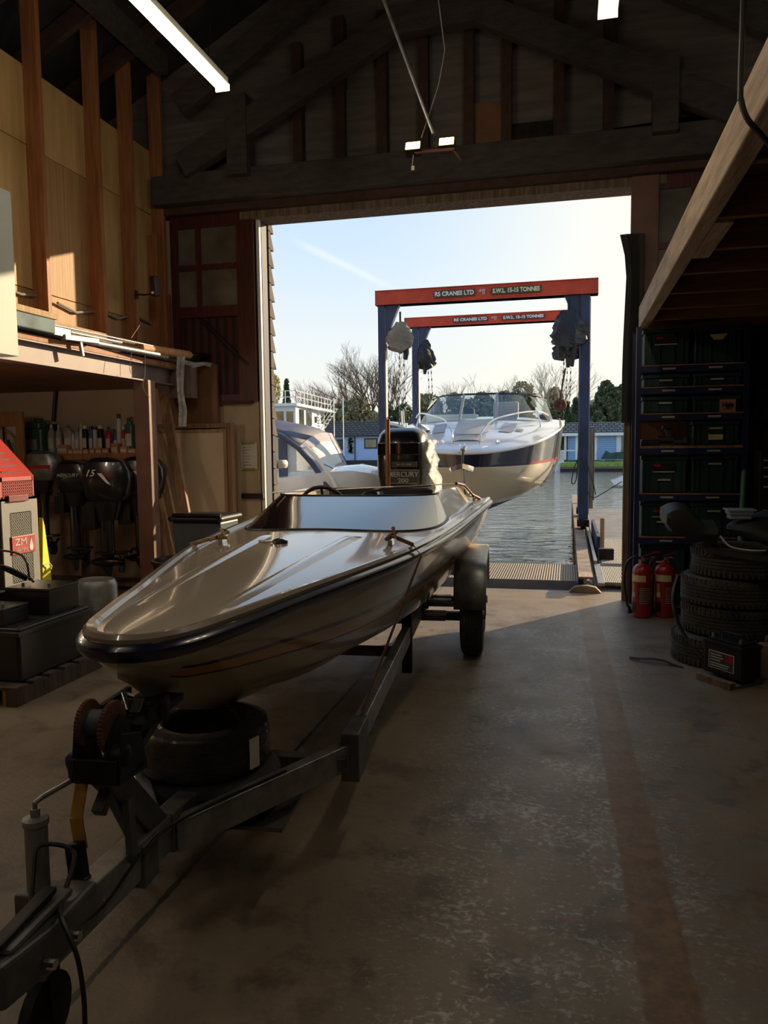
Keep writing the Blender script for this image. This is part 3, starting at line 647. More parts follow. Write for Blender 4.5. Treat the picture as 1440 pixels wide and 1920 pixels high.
# glazed internal door standing at far left
x0=atY(-30,757,7.4).x; x1=atY(42,757,7.4).x; zt=atY(42,760,7.4).z
gd=thing('glazed_door','old pine door with arched glazing standing at the far left','door',((x0+x1)/2,7.4,0))
zt=2.0
fm=MB().box(x0,x0+.1,7.38,7.42,0,zt).box(x1-.09,x1,7.38,7.42,0,zt).box(x0+.1,x1-.09,7.38,7.42,zt-.16,zt).box(x0+.1,x1-.09,7.38,7.42,.9,1.0).box(x0+.1,x1-.09,7.38,7.42,1.40,1.44).box((x0+x1)/2-.02,(x0+x1)/2+.02,7.38,7.42,1.0,zt-.16).box(x0+.1,x1-.09,7.39,7.41,0,.9)
cxg=x1-.09-.15; fm.box(cxg-.02,cxg+.02,7.38,7.42,1.0,zt-.16)
part('frame',fm,'door_wood',gd,bev=.004); part('glazing',MB().box(x0+.1,x1-.09,7.398,7.402,1.0,zt-.16),'vinyl',gd)
am=MB(); 
for i in range(8):
    a0_=PI/2+ (PI/2)*i/8; 
    am.bar((x1-.09-.35+.35*math.cos(PI/2*i/8),7.40,zt-.36+.2*math.sin(PI/2*i/8)),(x1-.09-.35+.35*math.cos(PI/2*(i+1)/8),7.40,zt-.36+.2*math.sin(PI/2*(i+1)/8)),.035,.03)
part('arch_bar',am,'door_wood',gd)
# ---------------------------------------------------------------- small outboards on the rack
def outboard(loc,rz,label,sc_,cowl_txt,tiller=False,silver=False,leg=.52,fmt=.05):
    r=thing('outboard_motor',label,'outboard motor',loc,rz,'outboard motors hanging on the rack')
    Pq=lambda n,mb,m,par=r,**k: part(n,mb,m,par,world=False,**k)
    def ring(x0,x1,w_,z,n=20,e_=.6):
        return [((x0+x1)/2+(x1-x0)/2*math.copysign(abs(math.cos(2*PI*i/n))**e_,math.cos(2*PI*i/n)),w_/2*math.copysign(abs(math.sin(2*PI*i/n))**e_,math.sin(2*PI*i/n)),z) for i in range(n)]
    k=sc_; cz=.95
    mb=MB(); R_=[ring(-.14*k,.20*k,.20*k,cz-.16*k),ring(-.17*k,.25*k,.26*k,cz-.10*k),ring(-.19*k,.27*k,.30*k,cz+.02*k),ring(-.18*k,.27*k,.30*k,cz+.12*k),ring(-.16*k,.22*k,.28*k,cz+.20*k),ring(-.10*k,.12*k,.2*k,cz+.235*k),ring(-.03*k,.05*k,.08*k,cz+.245*k)]
    mb.grid(R_,closed=True); mb.add(R_[-1],[tuple(range(20))]); mb.add(R_[0],[tuple(range(20))])
    cw=Pq('cowling',mb,'galv' if silver else 'engine_black',smooth=True)
    Pq('midsection',MB().rbox(-.05*k,.07*k,-.045*k,.045*k,.18,cz-.15*k,.03).grid([ring(-.08*k,.11*k,.12*k,cz-.34*k),ring(-.12*k,.17*k,.19*k,cz-.15*k)],closed=True),'engine_black',smooth=True)
    Pq('anti_ventilation_plate',MB().rbox(-.10*k,.22*k,-.08*k,.08*k,.20,.215,.05),'engine_black')
    gc=Pq('gearcase',MB().lathe([(0,-.17*k),(.02,-.15*k),(.04*k,-.08*k),(.045*k,.02*k),(.035*k,.10*k),(0,.11*k)],(0,0,.11),12,axis='x').rbox(-.05*k,.06*k,-.02,.02,.11,.22,.015),'engine_black',smooth=True)
    Pq('skeg',MB().prism([(-.08*k,-.006,.10),(.05*k,-.006,.10),(.03*k,-.006,-.04),(.0,-.006,-.05)],(0,.012,0)),'engine_black',gc)
    pr=MB()
    for i in range(3):
        a=2*PI*i/3+.3; c_,s_=math.cos(a),math.sin(a); rw=[]
        for rr in (.02,.06,.10,.115):
            wd=.055*math.sin(PI*min(1,(rr+.02)/.15)); row=[]
            for t in (-1,-.5,0,.5,1):
                tt=t*wd; row.append((.13*k+t*.022, rr*c_-tt*s_, .11+rr*s_+tt*c_))
            rw.append(row)
        pr.grid(rw)
    Pq('propeller',pr.lathe([(0,.10*k),(.03,.10*k),(.028,.16*k),(0,.17*k)],(0,0,.11),12,axis='x'),'black_steel',gc,smooth=True).modifiers.new('s','SOLIDIFY').thickness=.004
    Pq('clamp_bracket',MB().box(-.16*k,-.08*k,-.09,.09,cz-.42*k,cz-.16*k).box(-.2*k,-.16*k,-.09,-.07,cz-.42*k,cz-.2*k).box(-.2*k,-.16*k,.07,.09,cz-.42*k,cz-.2*k),'black_steel',bev=.006)
    if tiller: Pq('tiller',MB().tube([(-.16*k,.0,cz-.08),(-.30*k,-.1,cz+.10),(-.36*k,-.14,cz+.32)],.018,8),'black_plastic',smooth=True)
    y_=-.152*k
    if cowl_txt=='15':
        text('lettering','15',.085*k,'white_letter',Matrix.Translation(loc)@Matrix.Rotation(rz,4,'Z')@Vector((-.09*k,y_,cz+.10*k)),PI/2,rz,cw,shear=.4,bold=.001)
        Pq('flash_mark',MB().prism([(-.02*k,y_+.003,cz+.10*k),(.02*k,y_+.003,cz+.10*k),(.10*k,y_+.003,cz-.01*k),(.06*k,y_+.003,cz+.01*k)],(0,-.003,0)),'white_letter',cw)
    elif cowl_txt: text('lettering',cowl_txt,.06*k,'grey_letter',Matrix.Translation(loc)@Matrix.Rotation(rz,4,'Z')@Vector((0,y_,cz+.06*k)),PI/2,rz,cw,shear=.4,bold=.001)
    if silver: Pq('stripe',MB().box(-.15*k,.2*k,-.156*k,-.15*k,cz-.0,cz+.04),'red_line',cw)
    return r
zb_=.25
e1=atY(205,1000,7.3); e2=atY(140,1000,7.3); e3=atY(262,1000,7.35); e4=atY(80,1000,7.35)
outboard((e1.x,7.25,.26),.30,'black outboard motor marked 15 in the middle of the rack',1.15,'15')
outboard((e2.x,7.3,.30),.22,'smaller black outboard motor, left of the one marked 15 in the middle',.85,'MERCURY')
outboard((e3.x-.06,7.48,.28),.30,'black outboard motor marked 15 half hidden behind the brown post',1.1,'15')
outboard((e4.x,7.38,.42),.15,'older grey cowled outboard motor with raised tiller at the left of the rack',.8,'',True,True)
rk=thing('engine_rack','wooden rack rail carrying the row of outboard motors','rack',(-5.2,7.5,0))
part('rail',MB().box(-6.1,-4.45,7.46,7.50,.98,1.13),'weather_wood',rk,bev=.004)
for x in (-6.0,-5.25,-4.5): part('leg',MB().box(x-.04,x+.04,7.50,7.56,0,1.1),'weather_wood',rk)
part('foot_rail',MB().box(-6.1,-4.45,7.56,7.9,.05,.09),'weather_wood',rk)
# ---------------------------------------------------------------- leaning timbers and boards
def lean(p0,p1,w_,t,m,label,y0,y1):
    a=atY(*p0,y0); b=atY(*p1,y1); return solo('leaning_timber',MB().bar(a,b,w_,t,up=(0,1,0)),m,label,'timber',bev=.003)
def floorpt(px,py): return atZ(px,py,.0)
def lean2(top,bot,yt,yb,w_,t,m,label):
    a=atY(*top,yt); b0=atY(*bot,yb); d=(b0-a); b=a+d*((a.z-.01)/(a.z-b0.z))
    return solo('leaning_timber',MB().bar(a,b,w_,t,up=(0,1,0)),m,label,'timber',bev=.003)
lean2((298,692),(352,985),7.75,7.2,.10,.045,'plank','tallest dark plank leaning against the loft beam beside the post')
lean2((286,782),(330,1000),7.82,7.35,.065,.045,'plank_pale','pale square batten leaning left of the tallest plank')
lean2((288,862),(312,985),7.74,7.42,.05,.035,'plank_pale','thin pale batten, shortest of the leaning timbers')
lean2((283,868),(300,985),7.9,7.6,.05,.03,'plank','thin dark batten leaning closest to the brown post')
a=atY(335,686,7.98); b=atY(414,862,7.98)
solo('brown_sheet',MB().box(a.x-.1,b.x,7.93,7.99,b.z-.3,a.z),'brown_board','tall brown hardboard sheet leaning under the red door','sheet',bev=.003)
fr=thing('framed_panel','large cream panel in a wooden frame leaning against the wall','panel',(-4.0,7.88,0))
a=atY(300,796,7.86); b=atY(437,796,7.86)
part('panel',MB().box(a.x,b.x-.1,7.84,7.87,.02,a.z-.06),'plaster',fr)
part('frame',MB().box(b.x-.05,b.x,7.80,7.9,0,a.z).box(a.x,b.x-.05,7.80,7.9,a.z-.05,a.z),'plank',fr,bev=.004)
part('inner_frame',MB().box(b.x-.11,b.x-.07,7.83,7.88,0.02,a.z-.06).box(a.x,b.x-.11,7.83,7.88,a.z-.10,a.z-.06),'plank_pale',fr,bev=.004)
a=atY(450,830,8.03); b=atY(483,880,8.03)
nt=thing('paper_notice','white paper notice held by two strips of green tape','notice',((a.x+b.x)/2,8.03,b.z))
nm_=MB().grid([[(a.x+(b.x-a.x)*i/5,8.035-.01*math.sin(PI*i/5*.8),z) for i in range(6)] for z in (a.z,b.z)]); part('sheet',nm_,'paper',nt)
part('green_tape',MB().box(a.x+.02,b.x-.03,8.02,8.026,a.z-.02,a.z+.005),'tape_green',nt); part('green_tape',MB().box(a.x+.04,b.x-.03,8.02,8.026,b.z-.005,b.z+.015),'tape_green',nt)
for i in range(7):
    z=a.z-.05-(a.z-b.z-.1)*i/6; part('print_line',MB().box(a.x+.04,b.x-.06-.02*(i%3),8.018,8.02,z-.003,z+.003),'b_grey',nt)
a=atY(455,925,8.04); b=atY(496,935,8.04)
solo('door_bolt',MB().box(a.x,b.x,8.0,8.045,b.z,a.z),'black_steel','black sliding bolt low on the boarding by the doorway','bolt',bev=.004)
# black tubs
tb=thing('wheelie_bin','blue grey bin with a black lid standing behind the bow of the boat','bin',atZ(385,1010,0.0)+Vector((0,0,0)))
q=atY(385,975,7.0); x=q.x
tb.location=(x,7.0,0)
part('bin_body',MB().prism([(x-.2,6.8,.02),(x+.2,6.8,.02),(x+.26,6.8,.86),(x-.26,6.8,.86)],(0,.42,0)),'tub_blue',tb,bev=.02)
part('bin_lid',MB().rbox(x-.29,x+.29,6.74,7.28,.86,.92,.05),'black_plastic',tb,bev=.01); part('bin_handle',MB().tube([(x-.2,6.72,.93),(x+.3,6.72,.93)],.018,8),'black_gloss',tb)
q=atZ(275,1075,0.3); x,y=q.x,q.y
t2=thing('open_tub','low black open tub on the floor below the brown post','tub',(x,6.6,0))
q=atY(290,1030,6.5); x=q.x
part('tub_body',MB().lathe([(0,.02),(.26,.02),(.32,.52),(.34,.53),(.34,.56),(.31,.56),(.25,.06),(0,.05)],(x,6.5,0),28),'black_plastic',t2,smooth=True)
t2.location=(x,6.5,0)
for c_ in t2.children: c_.data.transform(Matrix.Translation(Vector((0,0,0))))
# ---------------------------------------------------------------- heater group
HX=-4.12; a=atX(2,940,HX); b=atX(78,1120,HX); y0,y1=a.y,b.y
ht=thing('space_heater','tall workshop heater with red hood and perforated steel front','heater',(HX-.3,(y0+y1)/2,0))
zt=atX(40,937,HX).z
part('side_casing',MB().box(HX-.6,HX-.012,y0,y0+.012,.05,zt).box(HX-.6,HX-.012,y1-.012,y1,.05,zt).box(HX-.6,HX-.59,y0,y1,.05,zt),'black_steel',ht)
# perforated front panel built as a lattice
def lattice(x,ya,yb,za,zb,ny,nz,bar,t):
    m=MB()
    for i in range(ny+1):
        y=ya+(yb-ya)*i/ny; m.box(x-t,x,y-bar/2,y+bar/2,za,zb)
    for j in range(nz+1):
        z=za+(zb-za)*j/nz; m.box(x-t,x,ya,yb,z-bar/2,z+bar/2)
    return m
W_=y1-y0; H0=.05
g1=(atX(40,1008,HX).z,atX(40,961,HX).z); g2=(atX(40,1090,HX).z,atX(40,1038,HX).z); ga,gb=y0+W_*.22,y1-W_*.2
pn=MB().box(HX-.01,HX,y0,ga,H0,zt).box(HX-.01,HX,gb,y1,H0,zt).box(HX-.01,HX,ga,gb,g1[1],zt).box(HX-.01,HX,ga,gb,g2[1],g1[0]).box(HX-.01,HX,ga,gb,H0,g2[0])
fp=part('front_panel',pn,'heater_steel',ht)
part('grille',lattice(HX,ga,gb,g1[0],g1[1],11,8,.010,.01),'heater_steel',fp); part('grille',lattice(HX,ga,gb,g2[0],g2[1],11,8,.010,.01),'heater_steel',fp)
part('inner_chamber',MB().lathe([(.14,.3),(.14,zt-.1)],(HX-.22,(y0+y1)/2,0),20),'alu',ht,smooth=True)
part('inner_guard',MB().box(HX-.10,HX-.09,y0+W_*.5,y0+W_*.75,.4,zt-.1),'yellow',ht)
za_,zb2=atX(40,1038,HX).z,atX(40,1004,HX).z
pl=part('name_plate',MB().box(HX+.002,HX+.012,y0+W_*.20,y1-W_*.14,za_,zb2),'heater_red',ht,bev=.004)
zc=(za_+zb2)/2; hh=zb2-za_
text('lettering','ZM',hh*.52,'grey_letter',Vector((HX+.013,y0+W_*.44,zc+hh*.16)),PI/2,PI/2,pl,sx=1.3)
text('lettering','HEATERS',hh*.22,'grey_letter',Vector((HX+.013,y0+W_*.46,zc-hh*.28)),PI/2,PI/2,pl,sx=1.05)
dp=MB().prism([(HX+.012,y0+W_*.73+.03*math.sin(t)*(1-math.cos(t))*.5*1.2,zc+.055*math.cos(t)) for t in [2*PI*i/20 for i in range(20)]],(.003,0,0)); part('flame_mark',dp,'galv',pl)
part('access_flap',MB().box(HX,HX+.006,y0+W_*.32,y0+W_*.74,atX(40,1118,HX).z,atX(40,1096,HX).z+.0),'heater_steel',ht,bev=.002)
# hood
zh=atX(66,892,HX).z; hz=atX(0,866,HX+.0)
hx0=HX-.65
hd=MB().box(HX-.62,HX+.0,y0-.03,y1-.02,zt,zt+.02)
hd.prism([(HX-.62,y0-.02,zh),(HX-.0,y0-.02,zh),(HX-.30,y0-.02,zh+.30),(HX-.62,y0-.02,zh+.30)],(0,W_,0))
hd.box(HX-.01,HX,y0-.03,y0+.02,zt,zh).box(HX-.01,HX,y1-.05,y1-.02,zt,zh).box(HX-.01,HX,y0,y1-.04,zh-.035,zh).box(HX-.01,HX,y0,y1-.04,zt,zt+.03).box(HX-.62,HX,y1-.03,y1-.02,zt,zh).box(HX-.62,HX,y0-.03,y0-.02,zt,zh)
hdo=part('hood',hd,'heater_red',ht)
part('hood_grille',lattice(HX,y0+.02,y1-.05,zt+.03,zh-.035,15,5,.009,.01),'heater_red',hdo)
sl_=MB()
for i in range(4):
    t=.12+.16*i; xx=HX-.30*t-.0; zz=zh+.30*t; sl_.box(xx-.012,xx+.004,y0+.06,y1-.12,zz-.004,zz+.008)
part('vent_slot',sl_,'black_steel',hdo)
part('exhaust_cap',MB().box(HX+.0,HX+.02,y0+W_*.15,y0+W_*.7,zt-.01,zt+.04),'maroon',ht,bev=.004)
# yellow pallet truck behind
px0=atX(80,1040,-4.3)
pt=thing('pallet_truck','yellow pallet truck handle standing behind the steel heater','pallet truck',(-4.35,px0.y+.1,0))
a=atX(80,970,-4.3);b=atX(98,1100,-4.3);c_=atX(80,1100,-4.3)
part('handle_frame',MB().prism([a,atX(84,985,-4.3),atX(96,1075,-4.3),atX(100,1130,-4.3),c_],(-.04,0,0)),'yellow',pt,bev=.004)
part('base',MB().box(-4.42,-4.28,px0.y-.05,px0.y+.3,.02,.3),'yellow',pt,bev=.01)
part('hook',MB().tube([atX(82,1062,-4.27),atX(92,1056,-4.27),atX(97,1062,-4.27),atX(95,1068,-4.27)],.008,6),'strap_white',pt)
part('wheel',MB().lathe([(0,-4.40),(.07,-4.40),(.07,-4.30),(0,-4.30)],(0,px0.y+.1,.07),16,axis='x'),'rubber',pt)
# pallet with battery boxes
pa=thing('wooden_pallet','low wooden pallet carrying the black battery boxes','pallet',(-3.66,4.35,0))
for i in range(3): part('runner',MB().box(-4.05+.36*i,-3.97+.36*i,3.92,4.80,0,.10),'pallet_wood',pa)
for i in range(6): part('deck_board',MB().box(-4.05,-3.25,3.92+.155*i,4.02+.155*i,.10,.12),'pallet_wood',pa,bev=.002)
part('corner_block',MB().box(-3.36,-3.26,3.93,4.05,0,.10),'door_wood',pa)
solo('battery_box',MB().rbox(-3.95,-3.30,4.02,4.76,.122,.46,.02).box(-3.97,-3.285,4.0,4.78,.41,.44),'black_plastic','large black battery box on the pallet in front of the heater','battery box',bev=.004)
def battery(x0,x1,y0,y1,z0,z1,label):
    r=thing('car_battery',label,'battery',((x0+x1)/2,(y0+y1)/2,z0)); part('case',MB().box(x0,x1,y0,y1,z0,z1-.02),'tub_blue' if 0 else 'black_plastic',r,bev=.004)
    part('lid',MB().box(x0-.004,x1+.004,y0-.004,y1+.004,z1-.02,z1),'black_plastic',r,bev=.004)
    for k in (.2,.8): part('terminal',MB().lathe([(.01,z1),(.009,z1+.02),(0,z1+.02)],(x0+(x1-x0)*k,y0+(y1-y0)*.3,0),10),'galv',r)
    return r
battery(-3.72,-3.44,4.06,4.30,.462,.57,'small dark battery on the near left of the black box')
battery(-3.70,-3.36,4.40,4.72,.462,.64,'larger dark battery at the back of the black box')
q=battery(-3.98,-3.76,4.2,4.5,.462,.60,'dark battery wired by clips next to the heater')
lead_=thing('jump_leads','black jump leads running from the heater to the batteries','leads',(-3.6,4.3,.6))
for P in ([(-4.1,4.2,.85),(-3.9,4.3,.80),(-3.75,4.45,.78),(-3.6,4.5,.70),(-3.55,4.5,.665)],[(-4.1,4.6,.85),(-3.9,4.62,.86),(-3.7,4.6,.82),(-3.62,4.55,.665)],[(-4.1,4.35,.72),(-3.9,4.4,.76),(-3.8,4.45,.80)]):
    part('lead',MB().tube(smooth_pts([Vector(p) for p in P]),.008,6),'black_plastic',lead_,smooth=True)
part('clamp',MB().bar((-3.72,4.40,.78),(-3.62,4.52,.68),.02,.03),'black_steel',lead_)
solo('grey_drum',MB().lathe([(0,.02),(.14,.02),(.15,.1),(.15,.56),(.13,.60),(0,.605)],(-3.42,5.02,0),28),'galv','pale grey round container behind the battery boxes','container',smooth=True)
# ================================================================ speedboat on its trailer
T0=Vector((-1.17,1.42,0)); TR=math.atan2(.0797,.9968)
TM=Matrix.Translation(T0)@Matrix.Rotation(TR,4,'Z')
def tw(x,y,z): return TM@Vector((x,y,z))
B0=tw(-.02,.465,0); BR=TR-.027
bt=thing('speedboat','cream speedboat with black wraparound screen and striped hull, on the trailer in the foreground','speedboat',B0,BR)
HB=([0,.012,.035,.08,.16,.27,.42,.66,1.0,1.3,1.66,2.2,2.7,3.5,4.2,4.85],[.0,.055,.095,.135,.175,.205,.245,.30,.39,.465,.55,.63,.68,.735,.78,.81])
KZ=([0,.1,.25,.45,.7,1.1,1.8,3,4.85],[.92,.85,.75,.67,.59,.52,.46,.44,.45])
CW=([0,.1,.25,.7,1.4,2.2,3,4.85],[0,.012,.035,.14,.31,.44,.52,.60]); CZ=([0,.1,.25,.7,1.4,3,4.85],[.925,.87,.80,.71,.63,.58,.58])
def hb(u): return pchip(*HB,u)
def sh(u): return 1.012+.0165*u
US=[0,.003,.007,.012,.02,.035,.055,.08,.11,.16,.22,.3,.4,.5,.62,.75,.9,1.05,1.25,1.45,1.7,2,2.3,2.6,2.9,3.2,3.5,3.8,4.1,4.4,4.65,4.85]
# hull: each side split into material bands between gunwale and chine, then chine to keel
def hull_row(u,s):
    g=hb(u); zg=sh(u)-.05; c=pchip(*CW,u); zc=pchip(*CZ,u); k=pchip(*KZ,u)
    c=min(c,g*.97); r=[]
    for t in TT:
        f=math.sin(t*PI/2)**1.0
        x=g-(g-c)*(t**1.35); z=zg+(zc-zg)*t
        r.append((s*x,u,z))
    r.append((s*max(c-.012,0),u,zc-.012)); 
    for t in (.33,.66,1): r.append((s*(c-.012)*(1-t) if c>.012 else 0,u,zc-.012+(k-zc+.012)*(t**.9)))
    return r
TT=[0,.10,.22,.34,.44,.475,.51,.545,.60,.655,.69,.72,.80,.90,1.0]
# band indices: rows of quads between TT entries
bm_=[0,0,0,0,2,2,0,3,3,3,4,0,0,0]+[0,5,5,5]
bands={0:0,2:1,3:2,4:3,5:0}
hm=MB()
for s in (1,-1):
    rows=[hull_row(u,s) for u in US]
    n=len(rows[0]); o=len(hm.v)
    for r in rows: hm.v+=[Vector(p) for p in r]
    for i in range(len(rows)-1):
        for k in range(n-1):
            f=(o+i*n+k,o+i*n+k+1,o+(i+1)*n+k+1,o+(i+1)*n+k)
            mi=bands[bm_[k]]
            if US[i]<.16: mi=0
            hm.f.append(f if s>0 else f[::-1]); hm.m.append(mi)
tr_=[hull_row(4.85,1)]; L1=hull_row(4.85,1); L2=hull_row(4.85,-1)
hm.add(L1+L2[::-1],[tuple(range(2*len(L1)))],0)
hull=part('hull',hm,['cream_gel','maroon','orange','navy'],bt,world=False,smooth=True)
# spray strake
sk=MB()
for s in (1,-1):
    rows=[]
    for u in [x for x in US if x>=.7]:
        c=pchip(*CW,u)*.55; k=pchip(*KZ,u); zc=pchip(*CZ,u); z=k+(zc-k)*.52
        tp=min(1,(u-.69)/.5); rows.append([(s*(c+.0),u,z),(s*(c+.035*tp),u,z-.005*tp),(s*(c+.03*tp),u,z+.03*tp)])
    sk.grid(rows)
part('spray_rail',sk,'cream_gel',bt,world=False,smooth=True)
# rubbing strake
def rim(f,u0=0,u1=4.85):
    us=[u for u in US if u<=u1]
    return [f(u,-1) for u in us[::-1]]+[f(u,1) for u in us[1:]]
def ring_profile(offs):
    rows=[]
    seq=[(u,-1) for u in US[::-1]]+[(u,1) for u in US[1:]]
    P=[Vector((s*hb(u),u,sh(u))) for u,s in seq]
    for i,p in enumerate(P):
        d=(P[min(i+1,len(P)-1)]-P[max(i-1,0)]); nrm=Vector((d.y,-d.x,0)).normalized()
        if i==len(US)-1: nrm=Vector((0,-1,0))
        rows.append([p+nrm*a+Vector((0,0,b)) for a,b in offs])
    return rows
rb=MB().grid(ring_profile([(0,-.055),(.022,-.05),(.036,-.03),(.036,-.015),(.022,0),(0,.004)]))
part('rub_rail',rb,'navy',bt,world=False,smooth=True)
lp_=MB().grid(ring_profile([(.014,-.002),(.016,.014),(.004,.026),(-.016,.024),(-.026,.012),(-.05,.012)]))
part('deck_lip',lp_,'deck_edge',bt,world=False,smooth=True)
# deck
def crown(u): return pchip([0,.3,1,2,3,4,4.85],[.008,.014,.028,.045,.05,.04,.03],u)
def deckz(x,u):
    g=max(hb(u)-.05,.01); return sh(u)+.012+crown(u)*max(0,1-(x/g)**2)
C0,CU,CWd=2.15,.95,.615
PE=.72
def opening(u):
    q=(u-C0)/CU
    if q<=0: return 0
    if q<1:
        c_=(1-q)**(1/PE); return CWd*math.sqrt(max(0,1-c_*c_))**PE
    if u<4.45: return CWd+.03*(u-C0-CU)
    return 0
dk=MB()
ud=[.03,.05,.08,.12,.18,.25,.35,.5,.7,.9,1.2,1.5,1.8,2.0,2.13]
rows=[]
for u in ud:
    g=max(hb(u)-.05,.005); rows.append([(g*t,u,deckz(g*t,u)) for t in [i/12 for i in range(-12,13)]])
dk.grid(rows)
us2=[2.13,2.15,2.152,2.156,2.165,2.18,2.21,2.26,2.33,2.42,2.55,2.7,2.85,3.0,3.1,3.4,3.8,4.2,4.44]
for s in (1,-1):
    rows=[]
    for u in us2:
        g=hb(u)-.05; a=opening(u); r=[]
        for i in range(9):
            x=a+(g-a)*i/8; r.append((s*x,u,deckz(x,u)))
        rows.append(r)
    dk.grid(rows)
rows=[]
for u in (4.44,4.6,4.85):
    g=hb(u)-.05; rows.append([(g*t,u,deckz(g*t,u)) for t in [i/12 for i in range(-12,13)]])
dk.grid(rows)
deck=part('deck',dk,'deck_gel',bt,world=False,smooth=True)
# moulded ridges along the foredeck
for s in (1,-1):
    rows=[]
    for i in range(25):
        u=.38+(1.98-.38)*i/24; xc=s*(.155+.09*(i/24)); h=.016*min(1,i/3+.05,(24-i)/1.5+.05)*(.5+.5*i/24); w_=.024+.014*i/24
        rows.append([(xc+dx*w_,u,deckz(xc+dx*w_,u)+hh*h-.001) for dx,hh in ((-1.3,0),(-.6,.85),(0,1),(.6,.85),(1.3,0))])
    part('deck_ridge',MB().grid(rows),'deck_gel',bt,world=False,smooth=True)
# black wraparound screen and coaming
def arc(th,w_,c0,cu,p=1): return (w_*math.copysign(abs(math.sin(th))**PE,math.sin(th)),c0+cu*(1-max(0,math.cos(th))**PE))
sc=MB(); rows=[]; cm=[]
N_=32
for i in range(N_+1):
    th=-PI/2+PI*i/N_; a=arc(th,CWd+.01,C0,CU); b=arc(th,CWd-.07,C0+.80,CU-.66)
    zt=1.245; z0=deckz(a[0],a[1])-.004; r=[]
    for k in range(6):
        t=k/5; bul=.006*math.sin(PI*t)
        nx,ny=math.sin(th),-math.cos(th)
        r.append((a[0]+(b[0]-a[0])*t+nx*bul,a[1]+(b[1]-a[1])*t+ny*bul,z0+(zt-z0)*t))
    rows.append(r)
lim=3
scr=part('windscreen',MB().grid(rows[1:-3]),'black_gloss',bt,world=False,smooth=True,label='black glossy wraparound screen')
part('screen_trim',MB().tube([tuple(Vector(r[0])+Vector((0,0,.006))) for r in rows],.008,6),'black_plastic',bt,world=False,smooth=True)
part('screen_top_edge',MB().tube([tuple(r[-1]) for r in rows],.007,6),'black_plastic',bt,world=False,smooth=True)
part('screen_backing',MB().grid([[(p[0]*.975,p[1]+.022,p[2]-.004) for p in r] for r in rows]),'white_gel',bt,world=False,smooth=True)
co=MB()
for s in (1,-1):
    seq=rows[-4:] if s>0 else rows[:4][::-1]
    rr=[r for r in seq]
    seq2=[[Vector(p) for p in r] for r in rr]
    last=seq2[-1]
    for u,zt in ((3.4,1.245),(3.8,1.245),(4.2,1.24),(4.45,1.225),(4.62,1.18),(4.78,1.12)):
        a=CWd+.01+.03*(u-3.1); z0=deckz(a,u)-.004; b=CWd-.07+.03*(u-3.1)
        seq2.append([Vector((s*(a+(b-a)*k/5),u,z0+(zt-z0)*k/5)) for k in range(6)])
    co=MB().grid(seq2); inn=[[p+Vector((0,0,0)) for p in (r[-1],r[-1]+Vector((-s*.05,0,-.005)),r[-1]+Vector((-s*.07,0,-.25)),r[-1]+Vector((-s*.02,0,-.55)))] for r in seq2]
    co.grid(inn); part('coaming',co,'cream_gel',bt,world=False,smooth=True)
ck=MB().box(-.5,.5,2.95,4.45,.66,.69); ck.box(-.5,.5,2.6,2.95,.66,.69); part('cockpit_floor',ck,'black_plastic',bt,world=False)
part('aft_bulkhead',MB().box(-.52,.52,4.42,4.47,.66,1.10),'cream_gel',bt,world=False,bev=.01)
for sx in (-.22,.22):
    st=MB().rbox(sx-.2,sx+.2,3.6,4.02,.69,.9,.06).rbox(sx-.2,sx+.2,3.98,4.1,.85,1.24,.05)
    part('seat',st,'cloth_black',bt,world=False,smooth=True)
wr=MB(); cs,cz,cu_=-.26,1.13,3.25
wr.tube([(cs+.17*math.cos(t),cu_-.06*math.sin(t),cz+.16*math.sin(t)) for t in [2*PI*i/20 for i in range(21)]],.014,8)
for t in (PI/2,PI*1.17,PI*1.83): wr.tube([(cs,cu_,cz),(cs+.17*math.cos(t),cu_-.06*math.sin(t),cz+.16*math.sin(t))],.01,6)
part('steering_wheel',wr,'black_plastic',bt,world=False,smooth=True)
part('control_cable',MB().tube([(-.05,3.1,1.15),(.05,3.2,1.25),(.2,3.5,1.27),(.4,4.0,1.26)],.01,6),'black_plastic',bt,world=False,smooth=True)
def cleat(x,u):
    z=deckz(x,u); m=MB().box(x-.012,x+.012,u-.03,u+.03,z,z+.025); m.tube([(x,u-.07,z+.036),(x,u-.03,z+.028),(x,u+.03,z+.028),(x,u+.07,z+.036)],.008,6); return m
for x,u in ((.46,1.85),(-.44,1.85),(.70,4.6)): part('cleat',cleat(x,u),'chrome',bt,world=False,smooth=True)
z=deckz(0,1.66); part('bow_light',MB().lathe([(.0,z-.004),(.04,z),(.038,z+.014),(.02,z+.022),(0,z+.024)],(-.06,1.66,0),16).tube([(-.17,1.66,z+.006),(-.08,1.66,z+.008)],.008,6),'chrome',bt,world=False,smooth=True)
# big outboard on the transom
en=MB()
def ering(y0,y1,w_,z,r=.35,n=20):
    out=[]
    for i in range(n):
        t=2*PI*i/n; c,s_=math.cos(t),math.sin(t); e_=.55
        out.append((w_/2*math.copysign(abs(c)**e_,c),(y0+y1)/2+(y1-y0)/2*math.copysign(abs(s_)**e_,s_),z))
    return out
secs=[(4.98,5.5,.34,1.0),(4.93,5.6,.42,1.06),(4.90,5.64,.46,1.2),(4.90,5.65,.47,1.38),(4.93,5.62,.46,1.50),(4.98,5.57,.43,1.58),(5.06,5.48,.36,1.625),(5.15,5.4,.22,1.64)]
en.grid([ering(a,b,w_,z) for a,b,w_,z in secs],closed=True)
en.add(ering(5.15,5.4,.22,1.64),[tuple(range(20))]); en.add(ering(4.98,5.5,.34,1.0),[tuple(range(20))])
ob=part('outboard_engine',en,'engine_black',bt,world=False,smooth=True,label='large black outboard engine on the stern')
